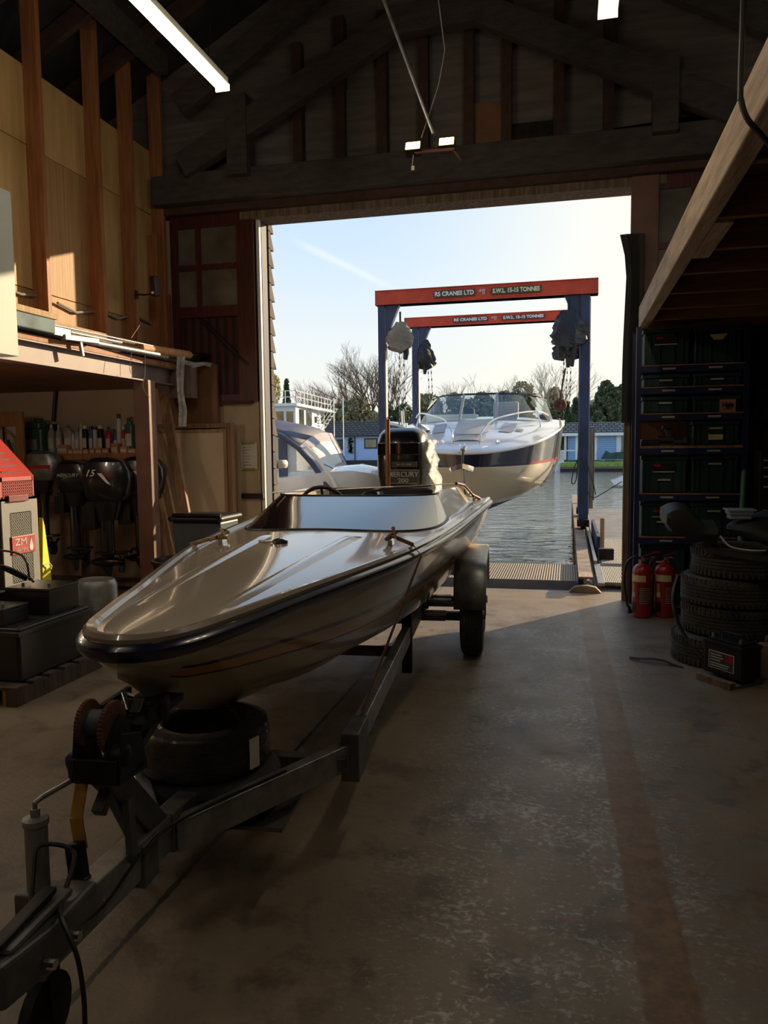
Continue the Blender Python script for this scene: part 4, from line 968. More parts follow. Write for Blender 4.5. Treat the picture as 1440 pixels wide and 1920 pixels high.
part('leg_housing',MB().rbox(-.1,.1,5.06,5.42,.3,1.02,.06).rbox(-.05,.05,5.0,5.5,.05,.32,.04).lathe([(0,5.62),(.05,5.55),(.07,5.4),(.07,5.1),(.03,4.95),(0,4.92)],(0,0,.16),14,axis='y'),'engine_black',ob,world=False,smooth=True)
part('mount_bracket',MB().box(-.16,.16,4.86,5.06,.72,1.12),'black_steel',ob,world=False,bev=.015)
part('cowl_gloss_panel',MB().box(-.19,.19,4.895,4.915,1.39,1.50),'black_gloss',ob,world=False,bev=.006)  # glossy black panel across the cowl front
part('grille',MB().box(-.06,.17,4.88,4.905,1.28,1.33).box(-.10,.19,4.88,4.905,1.13,1.26),'sign_dark',ob,world=False,bev=.004)
BM=Matrix.Translation(B0)@Matrix.Rotation(BR,4,'Z')
def btext(n,s,size,m,x,y,z,par,**k):
    p=BM@Vector((x,y,z)); return text(n,s,size,m,p,PI/2,BR,par,**k)
btext('lettering','MERCURY',.065,'grey_letter',.045,4.876,1.215,ob,sx=.95,bold=.001)
btext('lettering','200',.055,'grey_letter',.045,4.876,1.16,ob,sx=1.2,bold=.001)
btext('lettering','V6 / 2.5 LITRE',.022,'grey_letter',.055,4.876,1.305,ob)
part('badge_frame',MB().tube([(-.09,4.878,1.135),(.18,4.878,1.135),(.18,4.878,1.255),(-.09,4.878,1.255),(-.09,4.878,1.135)],.003,4),'grey_letter',ob,world=False)
wrp=[]
random.seed(3)
for i in range(15):
    z=1.53-.55*i/14; r=[]
    for k in range(9):
        y=4.93+.7*k/8; r.append((.245+.02*random.random()+.02*math.sin(i*1.3+k)+(.10*(i/14)**2),y,z))
    wrp.append(r)
mbw=MB().grid(wrp); 
o=part('silver_wrap',mbw,'polythene',ob,world=False,smooth=True,label='crinkled clear plastic wrapped round one side')
o.modifiers.new('s','SOLIDIFY').thickness=.004
for o_ in [ob]+[c for c in bpy.data.objects if c.parent==ob]: o_.data.transform(Matrix.Translation((0,0,.10)) if o_.name.split('.')[0] not in ('leg_housing','mount_bracket') else Matrix.Identity(4))
# upright rod and line across the cockpit
p=atY(738,905,0+5.6)
rd=MB().tube([BM@Vector((-.045,4.62,1.10)),BM@Vector((-.045,4.62,1.80))],.02,10)
solo('brass_pole',rd,'brass','rusty brown upright pole standing in the boat in front of the black outboard','pole',smooth=True)
solo('tie_line',MB().tube([BM@Vector((-.55,3.0,1.262)),BM@Vector((0,3.7,1.258)),BM@Vector((.5,4.3,1.255)),BM@Vector((.59,4.4,1.252))],.005,5),'strap_white','thin pale line stretched across the open cockpit of the speedboat','line')
# tie down straps
zc_=deckz(.46,1.85)
w1=[BM@Vector(p) for p in ((.47,1.87,zc_+.05),(.49,1.85,zc_+.035),(.585,1.78,sh(2)+.03),(.625,1.76,sh(2)-.02))]
foot=tw(.49,1.47,.50)
sp_=MB()
for a,b in zip([*w1],[*w1[1:],foot]): sp_.bar(a,b,.022,.004,up=(1,0,0))
sp_.tube([BM@Vector((.44,1.82,zc_+.03)),BM@Vector((.48,1.88,zc_+.06)),BM@Vector((.44,1.90,zc_+.035)),BM@Vector((.49,1.81,zc_+.045)),BM@Vector((.47,1.86,zc_+.085))],.010,6)
solo('tie_down_strap',sp_,'strap_brown','brown webbing strap tied from the foredeck cleat down to the trailer rail','strap')
zc_=deckz(-.44,1.85)
solo('knotted_rope',MB().tube([BM@Vector(p) for p in ((-.48,1.78,zc_+.02),(-.42,1.88,zc_+.05),(-.47,1.91,zc_+.06),(-.40,1.80,zc_+.03),(-.50,1.84,zc_+.02),(-.58,1.76,sh(2)+.02))],.011,6),'rope','short knotted rope on the far side cleat of the foredeck','rope',smooth=True)
solo('tail_rope',MB().tube([BM@Vector(p) for p in ((.575,4.3,1.26),(.62,4.5,1.235),(.68,4.6,1.15),(.74,4.7,1.11))],.014,6),'maroon','dark red strap lying over the aft corner of the coaming','strap',smooth=True)
# ================================================================ trailer
tl=thing('boat_trailer','galvanised boat trailer with winch post and jack under the speedboat','trailer',T0,TR)
P_=lambda n,mb,m,par=tl,**k: part(n,mb,m,par,world=False,**k)
za,zb=.30,.40
for s in (1,-1):
    P_('drawbar_arm',MB().bar((s*.03,.68,.345),(s*.46,1.34,.365),.05,.10),'galv',bev=.004)
    P_('side_rail',MB().bar((s*.47,1.40,.40),(s*.47,5.3,.45),.05,.10),'galv',bev=.004)
    P_('joint_plate',MB().box(s*.47-.035,s*.47+.035,1.30,1.52,.27,.46),'galv_dark',bev=.004)
for y in (1.28,2.9,3.75,4.15): P_('cross_member',MB().box(-.46,.46,y-.03,y+.03,.33,.38),'galv_dark',bev=.003)
P_('tyre_plate',MB().box(-.3,.3,.95,1.3,.235,.25).box(-.30,.30,1.24,1.30,.25,.33),'galv_dark')
# winch post
P_('drawbar',MB().bar((0,.0,.42),(0,.86,.35),.07,.11),'galv',bev=.005)
P_('winch_post',MB().bar((0,.64,.38),(0,.34,.70),.05,.08).bar((0,.30,.60),(0,.56,.82),.035,.03).bar((.0,.36,.64),(0.02,.62,.76),.035,.03).bar((0,.52,.40),(0,.36,.66),.03,.05),'galv_dark',bev=.004)
P_('post_strut',MB().bar((.04,.40,.42),(.03,.40,.60),.02,.03),'galv_dark')
for y0_,y1_ in ((.46,.55),(.66,.71)): P_('post_clamp',MB().box(-.043,.043,y0_,y1_,.30,.425),'galv_dark',bev=.004)
sb=P_('bow_snubber',MB().box(-.07,.07,.42,.70,.78,.80).box(-.075,-.06,.45,.62,.77,.84).box(.06,.07,.46,.60,.77,.83).lathe([(0,-.08),(.035,-.075),(.028,0),(.035,.075),(0,.08)],(0,.56,.80),14,axis='x'),'black_steel')
P_('bow_shackle',MB().tube([(0,.50,.85),(.0,.46,.87),(.02,.43,.84),(0,.46,.80),(0,.52,.78)],.010,8),'chrome',sb,smooth=True)
wn=P_('winch',MB().box(-.07,.098,.20,.36,.68,.70).prism([(-.07,.17,.68),(-.07,.37,.66),(-.07,.33,.80),(-.07,.20,.84)],(.008,0,0)).prism([(.09,.17,.68),(.09,.37,.66),(.09,.33,.80),(.09,.20,.84)],(.008,0,0)).box(-.06,.09,.17,.19,.68,.76),'black_steel',bev=.003)
def gear(xc,r,t,c,n=40):
    pts=[]
    for i in range(n*2):
        a=PI*i/n; q=r*(1 if i%2 else .95); pts.append((xc-t/2,c[0]+q*math.cos(a),c[1]+q*math.sin(a)))
    return MB().prism(pts,(t,0,0))
P_('winch_gear',gear(-.055,.078,.012,(.265,.845)),'rust',wn)
P_('winch_gear',gear(.035,.085,.014,(.255,.84)),'rust',wn)
P_('winch_drum',MB().lathe([(.0,-.055),(.045,-.055),(.045,.03),(0,.03)],(0,.265,.845),20,axis='x'),'tub_blue',wn,smooth=True)
P_('winch_pinion',MB().lathe([(0,.04),(.035,.04),(.035,.10),(.02,.11),(0,.11)],(0,.22,.76),16,axis='x'),'black_steel',wn,smooth=True)
P_('winch_side_plate',MB().prism([(.052,.18,.68),(.052,.34,.66),(.052,.33,.84),(.052,.27,.88),(.052,.19,.82)],(.006,0,0)),'black_steel',wn)
for o_ in [wn]+[c for c in bpy.data.objects if c.parent==wn]:
    o_.data.transform(Matrix.Translation((.02,.33,.805))@Matrix.Scale(.8,4)@Matrix.Translation((-.0,-.29,-.80)))
# coupler head
cp=P_('coupling_head',MB().prism([(-.04,-.16,.40),(.04,-.16,.40),(.05,.0,.38),(.05,.20,.38),(-.05,.20,.38),(-.05,.0,.38)],(0,0,.10)).box(-.035,.035,-.12,.12,.49,.51),'galv_dark',bev=.02)
for yq in (-.03,.07): P_('coupling_bolt',MB().lathe([(0,.05),(.012,.05),(.012,.075),(0,.075)],(0,yq,.42),8,axis='x'),'chrome',cp)
P_('release_handle',MB().bar((0,-.13,.515),(0,.08,.525),.035,.016),'black_steel',cp,bev=.006)
P_('hand_knob',MB().lathe([(0,.50),(.03,.51),(.03,.53),(.02,.55),(0,.555)],(-.02,-.17,0),12),'rope',cp,smooth=True)
# jack
jx,jy=-.12,.21
jk=P_('jockey_jack',MB().lathe([(0,.20),(.022,.2),(.022,.42),(.028,.42),(.028,.605),(.032,.61),(.032,.625),(.012,.63),(.012,.65),(0,.65)],(jx,jy,0),18),'alu',smooth=True)
P_('jack_clamp',MB().box(jx-.045,.0,jy-.04,jy+.04,.36,.44),'galv_dark',jk,bev=.006)
P_('jack_crank',MB().tube([(jx,jy,.64),(jx,jy,.665),(jx+.01,jy+.02,.672),(jx+.02,jy+.13,.665),(jx+.02,jy+.145,.67)],.007,8),'galv',jk,smooth=True)
P_('crank_grip',MB().lathe([(0,.655),(.013,.657),(.016,.69),(.021,.71),(.021,.725),(.012,.735),(0,.736)],(jx+.02,jy+.148,0),14),'deep_blue',jk,smooth=True)
# jockey wheel on the floor
P_('jockey_wheel',MB().lathe([(0,-.025),(.08,-.025),(.10,-.015),(.10,.015),(.08,.025),(0,.025)],(jx,jy+.0,.10),20,axis='x').box(jx-.035,jx-.029,jy-.02,jy+.02,.09,.24).box(jx+.029,jx+.035,jy-.02,jy+.02,.09,.24).box(jx-.035,jx+.035,jy-.02,jy+.02,.22,.24),'rubber',jk,smooth=True)
# wheels and mudguards
def tyre_mb(r,w_,c,axis='x',ri=None,n=48):
    ri=ri or r*.6; h=w_/2
    pr=[(ri,-h*.8),(ri+.01,-h*.95),((r+ri)/2,-h),(r-.03,-h*.96),(r-.008,-h*.8),(r,-h*.6)]
    k=5
    for i in range(k):
        a=-h*.6+h*1.2*(i+.1)/k; b=-h*.6+h*1.2*(i+.9)/k-.0
        pr+=[(r,a),(r,b-.004),(r-.007,b-.002),(r-.007,b+.004)]
    pr+=[(r,h*.6),(r-.008,h*.8),(r-.03,h*.96),((r+ri)/2,h),(ri+.01,h*.95),(ri,h*.8)]
    return MB().lathe(pr,c,n,axis=axis).lathe([(ri,-h*.8),(ri-.01,0),(ri,h*.8)],c,n,axis=axis)
for s in (1,-1):
    for y in (4.22,4.84):
        wh=P_('wheel',tyre_mb(.295,.165,(s*.82,y,.295)),'rubber_dusty',smooth=True)
        P_('rim',MB().lathe([(0,s*.03),(.06,s*.03),(.07,s*.045),(.09,s*.03),(.13,s*.02),(.16,s*.05),(.172,s*.062),(.172,-.06)],(s*.82,y,.295),24,axis='x'),'galv',wh,smooth=True)
        P_('wheel_hub',MB().lathe([(0,s*.10),(.03,s*.10),(.035,s*.09),(.035,s*.02)],(s*.82,y,.295),12,axis='x'),'galv_dark',wh,smooth=True)
    for yq in (4.19,4.81): P_('axle_arm',MB().box(min(s*.47,s*.74),max(s*.47,s*.74),yq,yq+.06,.255,.315),'galv_dark')
    # mudguard: flat top, curved ends
    prof=[(3.90,.40),(3.89,.52),(3.92,.64),(3.99,.71),(4.10,.74),(4.98,.74),(5.09,.71),(5.16,.64),(5.19,.52),(5.19,.40)]
    x0,x1=s*.70,s*.93
    mg=MB().grid([[(x0,y,z),(x1-.02*s,y,z),(x1,y,z-.015),(x1,y+(.03 if y<4.4 else -.03),z-.045)] for y,z in prof])
    o=P_('mudguard',mg,'galv',smooth=True); o.modifiers.new('s','SOLIDIFY').thickness=.006
    P_('mudguard_stay',MB().box(min(s*.47,s*.71),max(s*.47,s*.71),3.9,3.94,.42,.45),'galv_dark')
for y in (4.22,4.84): P_('axle',MB().box(-.62,.62,y-.035,y+.035,.25,.32),'galv_dark',bev=.004)
for y in (4.0,4.55): P_('step_plate',MB().box(-.44,.64,y-.05,y+.05,.335,.345),'galv_dark')
for s in (1,-1):
    P_('roller_bracket',MB().box(s*.47-.03,s*.47+.03,3.05,3.10,.18,.58).box(s*.40-.06,s*.40+.06,3.03,3.13,.50,.56),'black_steel',bev=.003)
    for yq in (3.72,3.9): P_('roller_bracket',MB().box(s*.50-.02,s*.50+.02,yq,yq+.04,.40,.60),'galv_dark',bev=.003)
    P_('bunk',MB().bar((s*.42,2.9,.575),(s*.48,4.9,.585),.08,.035),'weather_wood',bev=.004)
P_('light_board_bar',MB().box(-.7,.7,5.28,5.33,.42,.47),'galv_dark')
# chain, electrics
cb=[tw(*p) for p in ((-.02,.02,.45),(-.06,.10,.53),(-.08,.16,.58),(.0,.18,.56),(.02,.10,.50),(.06,.02,.50),(.12,-.02,.44),(.145,-.04,.36),(.15,-.05,.28))]
def smooth_pts(P,n=6):
    out=[]
    for i in range(len(P)-1):
        p0=P[max(i-1,0)];p1=P[i];p2=P[i+1];p3=P[min(i+2,len(P)-1)]
        for k in range(n):
            t=k/n; out.append(.5*((2*p1)+(p2-p0)*t+(2*p0-5*p1+4*p2-p3)*t*t+(-p0+3*p1-3*p2+p3)*t**3))
    return out+[P[-1]]
lead=thing('trailer_lead','black electric lead with a hanging plug looped over the trailer coupling','cable',cb[0])
part('lead',MB().tube(smooth_pts(cb),.006,6),'black_plastic',lead,smooth=True)
q=cb[-1]; part('plug',MB().lathe([(0,q.z-.075),(.016,q.z-.075),(.02,q.z-.06),(.018,q.z-.02),(.01,q.z),(0,q.z+.005)],(q.x,q.y,0),14),'black_plastic',lead,smooth=True)
cb2=[tw(*p) for p in ((.045,.10,.42),(.05,.22,.40),(.055,.42,.43),(.06,.62,.415),(.16,.80,.42),(.3,1.02,.425))]
solo('brake_cable',MB().tube(smooth_pts(cb2),.005,6),'black_plastic','black cable running back along the near trailer arm','cable',smooth=True)
rs=thing('ratchet_strap','orange ratchet strap hanging from the winch post to the drawbar','ratchet strap',tw(-.02,.26,.42))
part('webbing',MB().bar(tw(-.03,.30,.74),tw(-.045,.27,.60),.035,.004,up=(0,1,0)).bar(tw(-.045,.27,.60),tw(-.035,.27,.52),.038,.004,up=(0,1,0)),'strap_yellow',rs); part('strap_tail',MB().bar(tw(-.02,.23,.46),tw(.03,.25,.38),.030,.004,up=(0,1,0)),'strap_yellow',rs)
part('ratchet',MB().bar(tw(-.040,.25,.545),tw(-.025,.24,.455),.045,.03,up=(0,1,0)).bar(tw(-.052,.24,.458),tw(.0,.24,.452),.02,.03,up=(0,1,0)),'black_steel',rs,bev=.004)
solo('prop_stick',MB().bar(tw(-.275,1.02,.0),tw(-.275,1.02,.52),.022,.022),'weather_wood','pale wooden prop standing beside the spare tyres','prop')
# spare tyres under the bow
c=tw(-.02,1.12,0)
def flat_tyre(cx,cy,z0,h,r,m,label,g=None,cat='tyre',name='tyre'):
    return solo(name,tyre_mb(r,h,(cx,cy,z0+h/2),'z'),m,label,cat,g,smooth=True)
flat_tyre(c.x+.01,c.y,.235,.165,.25,'rubber','black spare tyre lying under the wrapped one beneath the bow')
w=thing('wrapped_tyre','spare tyre in shiny black film on top of another under the bow','tyre',(c.x-.02,c.y,.402))
part('tyre',tyre_mb(.235,.165,(c.x-.02,c.y,.402+.08),'z'),'rubber',w,smooth=True)
part('film_wrap',MB().lathe([(.17,.405),(.232,.413),(.240,.45),(.240,.51),(.232,.555),(.16,.565)],(c.x-.02,c.y,0),40),'foil',w,smooth=True)
lbq=[]
ang0=math.atan2(-c.y,-c.x)+math.radians(38)
lbm=MB().grid([[(c.x-.02+.247*math.cos(ang0+a),c.y+.247*math.sin(ang0+a),z) for a in [i*.05 for i in range(5)]] for z in (.43,.48,.54)])
part('tyre_label',lbm,'paper',w)
# ================================================================ right side
# mezzanine with joists
mz=thing('mezzanine','timber mezzanine with rough sawn edge beam and joists at the upper right','mezzanine',(.75,5,2.6))
def line_pt(px,py,z): return atZ(px,py,z)
zf=2.66
a=atZ(1197,617,zf); b=atZ(1440,182,zf); d=(b-a).normalized(); b=a+d*7.2
up=Vector((0,0,1)); wbeam=.115; hbeam=.24
off=Vector((-d.y,d.x,0))*-1
if off.x<0: off=-off
def shift(p,k,z): return p+off*k+up*z
mbm=MB(); mbm.prism([shift(a,0,0),shift(a,wbeam*.75,0),shift(a,wbeam*.75,hbeam*.85),shift(a,0,hbeam*.85)],b-a)
part('edge_beam',mbm,'sawn',mz,bev=.008)
jy=[atZ(1438,p,zf+.03).y for p in (275,382,442,488,527,558,580,603)]
jy=[3.42,4.2,4.85,5.48,6.15,6.80,7.40,7.98]
for y in jy+[2.7,2.0,1.3]:
    t=(y-a.y)/(d.y); x=a.x+d.x*t+wbeam*.7
    part('joist',MB().box(x,XR-.02,y-.022,y+.022,zf+.01,zf+.19),'joist',mz)
p1=a+d*((5.0-a.y)/d.y); p2=a+d*((4.25-a.y)/d.y)
part('splice_block',MB().prism([shift(p1,wbeam*.75,-.0),shift(p1,wbeam*.75+.09,0),shift(p1,wbeam*.75+.09,.10),shift(p1,wbeam*.75,.10)],p2-p1),'sawn',mz)
dp_=a.y
part('mezzanine_floor',MB().prism([shift(a,.02,.20),shift(b,.02,.20),Vector((XR-.02,b.y,zf+.20)),Vector((XR-.02,a.y,zf+.20))],(0,0,.02)),'brown_board',mz)
def cabx(px,py):
    X_=.72
    for _ in range(6):
        p=atX(px,py,X_); X_=a.x+d.x/d.y*(p.y-a.y)-.02
    return p
part('mezzanine_cable',MB().tube(smooth_pts([atY(1389,170,2.65)+Vector((0,.1,2.2)),atY(1389,150,2.65)+Vector((0,0,.5)),atY(1389,150,2.65),atY(1390,188,2.65),atY(1401,222,2.65),atY(1425,250,2.65),atY(1455,282,2.65),atY(1520,330,2.65)]),.009,8),'black_plastic',mz,smooth=True)
# rubber flap on the door post
fx0=atY(1165,440,7.93).x; fl_=[]
edge=[(1163,441),(1172,480),(1175,520),(1172,580),(1169,640),(1167,700),(1166,793)]
mbf=MB(); rows=[]
for (x,y) in edge:
    p=atY(x,y,7.93); rows.append([Vector((p.x+(.70-p.x)*k/4,7.93-.012*math.sin(k*1.6),p.z)) for k in range(5)])
mbf.grid(rows); o=solo('rubber_door_flap',mbf,'cloth_black','heavy black rubber flap hanging on the right door post','door flap'); o.modifiers.new('s','SOLIDIFY').thickness=.02
# shelving rack
rk0,rk1=.62,1.53; ry0,ry1=7.42,7.84
rack=thing('storage_rack','tall blue steel storage rack full of dark green crates by the doorway','rack',((rk0+rk1)/2,7.63,0))
for x in (rk0,rk1):
    for y in (ry0,ry1): part('upright',MB().box(x-.022,x+.022,y-.02,y+.02,0,2.62),'rack_blue',rack)
shz=[2.265,2.07,1.832,1.525,1.105,.705,.36,.06]
for i,z in enumerate(shz):
    part('shelf_beam',MB().box(rk0+.02,rk1-.02,ry0-.02,ry0+.01,z-.055,z),'rack_blue',rack); part('shelf_beam',MB().box(rk0+.02,rk1-.02,ry1-.01,ry1+.02,z-.055,z),'rack_blue',rack)
    part('shelf_board',MB().box(rk0+.02,rk1-.02,ry0-.022,ry1,z,z+(.022 if i==3 else .01)),'plank',rack)
    if i<6:
        for x in (rk0+.26,rk1-.26): part('shelf_tag',MB().box(x-.055,x+.055,ry0-.026,ry0-.021,z-.034,z-.018),'tag_white',rack)
pb=part('back_panel',MB().box(rk0,rk1,ry1+.02,ry1+.03,0,2.6),'brown_board',rack)
def crate(x0,x1,z0,z1,label,tag=None,pic=None,card=False):
    y0,y1=ry0+.03,ry1-.03
    r=thing('storage_crate',label,'crate',((x0+x1)/2,(y0+y1)/2,z0),0,'dark green crates on the blue rack')
    h=z1-z0
    body=MB().box(x0+.012,x1-.012,y0+.01,y1-.01,z0,z1-.035)
    part('crate_body',body,'bin_green',r,bev=.008)
    part('rim',MB().box(x0,x1,y0-.006,y1,z1-.035,z1),'bin_green',r,bev=.006)
    w_=x1-x0; rib=MB()
    for f in (.06,.16,.84,.94,.36,.66): rib.box(x0+w_*f-.006,x0+w_*f+.006,y0-.002,y0+.012,z0+.01,z1-.04)
    part('crate_ribs',rib,'bin_green',r)
    xc=(x0+x1)/2
    if tag is not None: part('crate_tag',MB().box(xc-.055,xc+.055,y0-.012,y0-.006,z0+h*tag-.008,z0+h*tag+.008),'tag_white',r)
    if pic:
        part('picture_label',MB().box(xc-.10,xc+.09,y0-.008,y0-.004,z0+h*.58,z0+h*.80),'black_plastic',r)
        part('red_flash',MB().box(xc-.09,xc-.03,y0-.011,y0-.008,z0+h*.72,z0+h*.77),'red_line',r)
        part('label_edge',MB().box(xc-.10,xc+.09,y0-.011,y0-.004,z0+h*.555,z0+h*.58),'grey_letter',r)
    if card: part('card_label',MB().box(xc-.06,xc+.06,y0-.012,y0-.006,z0+h*.22,z0+h*.44),'label_cream',r)
    return r
m=(rk0+rk1)/2
rows_=[(2.277,2.60,'top shelf',(None,1,0),(None,0,0)),(2.082,2.195,'second shelf down',(.5,0,0),(.5,0,0)),(1.845,1.995,'third shelf down',(.6,0,0),(None,0,0)),
(1.55,1.765,'fourth shelf down',None,(.7,0,1)),(1.118,1.455,'fifth shelf down',(.35,1,0),(.78,0,0)),(.718,1.03,'sixth shelf down',(.42,1,0),(.75,0,0)),(.372,.635,'seventh shelf down',(.4,1,0),(None,0,0)),(.072,.30,'bottom shelf',(None,0,0),(None,0,0))]
for z0,z1,nm_,l,r in rows_:
    if l: crate(rk0+.035,m-.012,z0,z1,'dark green crate on the left of the %s of the blue rack'%nm_,*l)
    if r and nm_!='third shelf down': crate(m+.012,rk1-.035,z0,z1,'dark green crate on the right of the %s of the blue rack'%nm_,*r)
crate(m+.012,rk1-.035,1.845,1.99,'darker plain crate with a cardboard sign on the third shelf down',None)
sg=thing('cardboard_sign','small cardboard sign with black writing and drawing on the rack','sign',(1.40,ry0+.02,1.843))
part('card',MB().box(1.315,1.45,ry0+.008,ry0+.014,1.843,1.955),'box_card',sg)
text('lettering','Hgis',.058,'black_letter',Vector((1.383,ry0+.006,1.905)),PI/2,0,sg,bold=.002,sx=.95); 
part('underline_mark',MB().box(1.345,1.42,ry0+.004,ry0+.008,1.865,1.870),'black_letter',sg)
# top right beige torn sticker
part('torn_sticker',MB().prism([(1.22,ry0+.015,2.53),(1.37,ry0+.015,2.535),(1.33,ry0+.015,2.485),(1.26,ry0+.015,2.48)],(0,-.004,0)),'label_cream',rack)
# tools on the fourth shelf
dr=thing('cordless_tool','grey green cordless tool lying on the fourth shelf of the rack','power tool',(.90,7.5,1.548))
part('tool_body',MB().tube([(.80,7.5,1.60),(.94,7.5,1.60)],.035,12),'seat_grey',dr,smooth=True); part('tool_handle',MB().bar((.92,7.5,1.60),(.88,7.5,1.72),.045,.05),'bin_green',dr,bev=.01); part('battery_foot',MB().box(.84,.93,7.46,7.55,1.70,1.735),'black_plastic',dr,bev=.006)
solo('tool_tray',MB().box(.65,.82,7.44,7.62,1.548,1.59).box(.66,.80,7.45,7.6,1.59,1.61),'black_plastic','flat black tool case lying at the left of the fourth shelf','case',bev=.006)
solo('small_grinder',MB().tube([(.95,7.5,1.58),(1.05,7.48,1.585)],.028,10).tube([(1.05,7.48,1.57),(1.05,7.48,1.62)],.035,12),'seat_grey','small grinder lying right of the cordless tool','power tool',smooth=True)
# fire extinguishers
def extinguisher(x,y,label,face,m='ext_red',tilt=0):
    r=thing('fire_extinguisher',label,'fire extinguisher',(x,y,0),face,'fire extinguishers')
    Pq=lambda n,mb,mm,par=r,**k: part(n,mb,mm,par,world=False,**k)
    Pq('cylinder',MB().lathe([(.0,.02),(.07,.0),(.085,.01),(.088,.03),(.088,.41),(.08,.45),(.06,.475),(.025,.49),(.022,.52),(0,.52)],(0,0,0),32),m,smooth=True)
    v=Pq('valve',MB().lathe([(0,.5),(.02,.5),(.02,.54),(0,.54)],(0,0,0),12).box(-.015,.015,-.02,.02,.52,.545),'black_steel')
    Pq('lever',MB().bar((-.02,0,.55),(.10,0,.585),.02,.008).bar((-.02,0,.535),(.09,0,.53),.02,.008),'ext_red',v)
    Pq('gauge',MB().lathe([(0,-.04),(.018,-.04),(.018,-.02),(0,-.02)],(0,0,.53),14,axis='y'),'galv',v)
    Pq('hose',MB().tube(smooth_pts([Vector(p) for p in ((-.01,0,.53),(-.08,.0,.545),(-.14,.01,.47),(-.155,.01,.3),(-.13,.0,.12),(-.11,0,.08))]),.011,8),'black_plastic',smooth=True)
    Pq('nozzle',MB().tube([(-.11,0,.09),(-.105,0,.03)],[.014,.022],10),'black_plastic',smooth=True)
    def lab(n,t0,t1,z0,z1,mm,k=.0015): Pq(n,MB().grid([[((.088+k)*math.sin(t),-(.088+k)*math.cos(t),z) for t in [t0+(t1-t0)*i/12 for i in range(13)]] for z in (z0,z1)]),mm)
    lab('cream_band',-1.5,.25,.33,.39,'label_cream'); lab('instruction_panel',-.5,.9,.12,.30,'maroon'); lab('white_panel',-1.3,-.85,.19,.23,'paper',.002); lab('black_panel',-1.3,-.75,.05,.14,'black_letter',.002)
    for i in range(9): lab('print_line',-.35,.75,.135+.017*i,.139+.017*i,'grey_letter',.0025)
    for j,t in enumerate((-1.2,-1.1,-1.0)): lab('script_line',t,t+.05,.18,.31,'label_cream',.003)
    return r
p=atZ(1205,1160,0); extinguisher(p.x,p.y+.09,'red fire extinguisher with a cream band, left of the pair, nearest the doorway',.0)
q=atZ(1243,1160,0); extinguisher(q.x+.02,q.y+.11,'red fire extinguisher, right of the pair, next to the tyre stack',.35)
# tyre stack
tx,ty=1.15,5.95
def dusty(cx,cy,z0,h,r,label): return flat_tyre(cx,cy,z0,h,r,'rubber_dusty',label,'tyres in the stack by the rack')
dusty(tx-.05,ty-.06,0,.205,.345,'bottom tyre of the stack, pushed slightly left of the rest')
dusty(tx+.02,ty,.207,.205,.345,'second tyre up in the stack at the right')
dusty(tx+.02,ty+.01,.414,.205,.35,'third tyre up in the stack at the right')
dusty(tx+.08,ty+.0,.621,.205,.34,'top tyre of the stack under the black covers')
# tread blocks: a few chunky lugs on each shoulder
for o in list(bpy.data.objects):
    if o.get('group')=='tyres in the stack by the rack':
        lg=MB()
        for i in range(60):
            a=2*PI*i/60; R_=Matrix.Rotation(a,3,'Z')
            lg.box(.325,.349,-.011,.011,.013,.057).box(.325,.349,-.011,.011,.150,.194).box(.325,.333,-.008,.008,.05,.155); n0=len(lg.v)-24
            for k in range(n0,len(lg.v)): lg.v[k]=R_@lg.v[k]
        me=mesh_of('lugs',lg,['rubber_dusty'],Vector((0,0,0))); t=bpy.data.objects.new('tread_lugs',me); COL.objects.link(t); t.parent=o
solo('flat_strip',MB().grid([[(p_.x,p_.y+dy,.003+h) for dy in (-.02,.02)] for p_,h in [(atZ(1180,1236,0),.012),(atZ(1205,1240,0),.02),(atZ(1225,1243,0),.03),(atZ(1245,1245,0),.025),(atZ(1262,1248,0),.008),(atZ(1282,1252,0),0)]]),'rubber','flat dark rubber strip curling on the floor in front of the tyre stack','strip').modifiers.new('s','SOLIDIFY').thickness=.006
solo('tyre_sling',MB().tube(smooth_pts([Vector((tx-.36,ty-.05,.60)),Vector((tx-.40,ty-.13,.45)),Vector((tx-.36,ty-.22,.25)),Vector((tx-.25,ty-.34,.1)),Vector((tx-.15,ty-.42,.012))]),.014,6),'black_plastic','black inner tube strip hanging down the side of the tyre stack','strap')
# things on the tyres
bs=[]
def blob(label,name,m,c,sz,seed,par=None,cat='cover',n=18,k=.18):
    random.seed(seed); rows=[]
    ph=[random.random()*6 for _ in range(8)]
    for i in range(n+1):
        v=-PI/2+PI*i/n; r=[]
        for j in range(2*n):
            u=2*PI*j/(2*n); f=1+k*(math.sin(3*u+ph[0]+2*v)*.5+math.sin(5*u+ph[1]-3*v)*.3+math.sin(2*v+ph[2]+u)*.4)
            x=c[0]+sz[0]*f*math.cos(v)*math.cos(u); y=c[1]+sz[1]*f*math.cos(v)*math.sin(u); z=c[2]+sz[2]*(f*math.sin(v) if v>0 else max(-1,f*math.sin(v)))
            r.append((x,y,z))
        rows.append(r)
    return MB().grid(rows,closed=True)
a=atY(1240,955,5.9); b=atY(1300,1005,5.9)
seat=MB(); rows=[]
for i in range(9):
    t=i/8; x=a.x+.02+.34*t; zt=.99+.13*math.sin(PI*min(1,.25+t)); zb=.86+.10*(1-t)**2+(.04 if i==0 else 0)
    rows.append([(x,ty-.22,(zt+zb)/2),(x,ty-.20,zt-.02),(x,ty,zt+.02),(x,ty+.2,zt),(x,ty+.22,(zt+zb)/2),(x,ty+.2,zb),(x,ty,zb-.01),(x,ty-.2,zb)])
seat.grid(rows,closed=True); seat.add(rows[0],[tuple(range(8))]); seat.add(rows[-1],[tuple(range(8))])
solo('shell_seat',seat,'seat_grey','worn dark shell seat resting at the left on top of the tyre stack','seat',smooth=True)
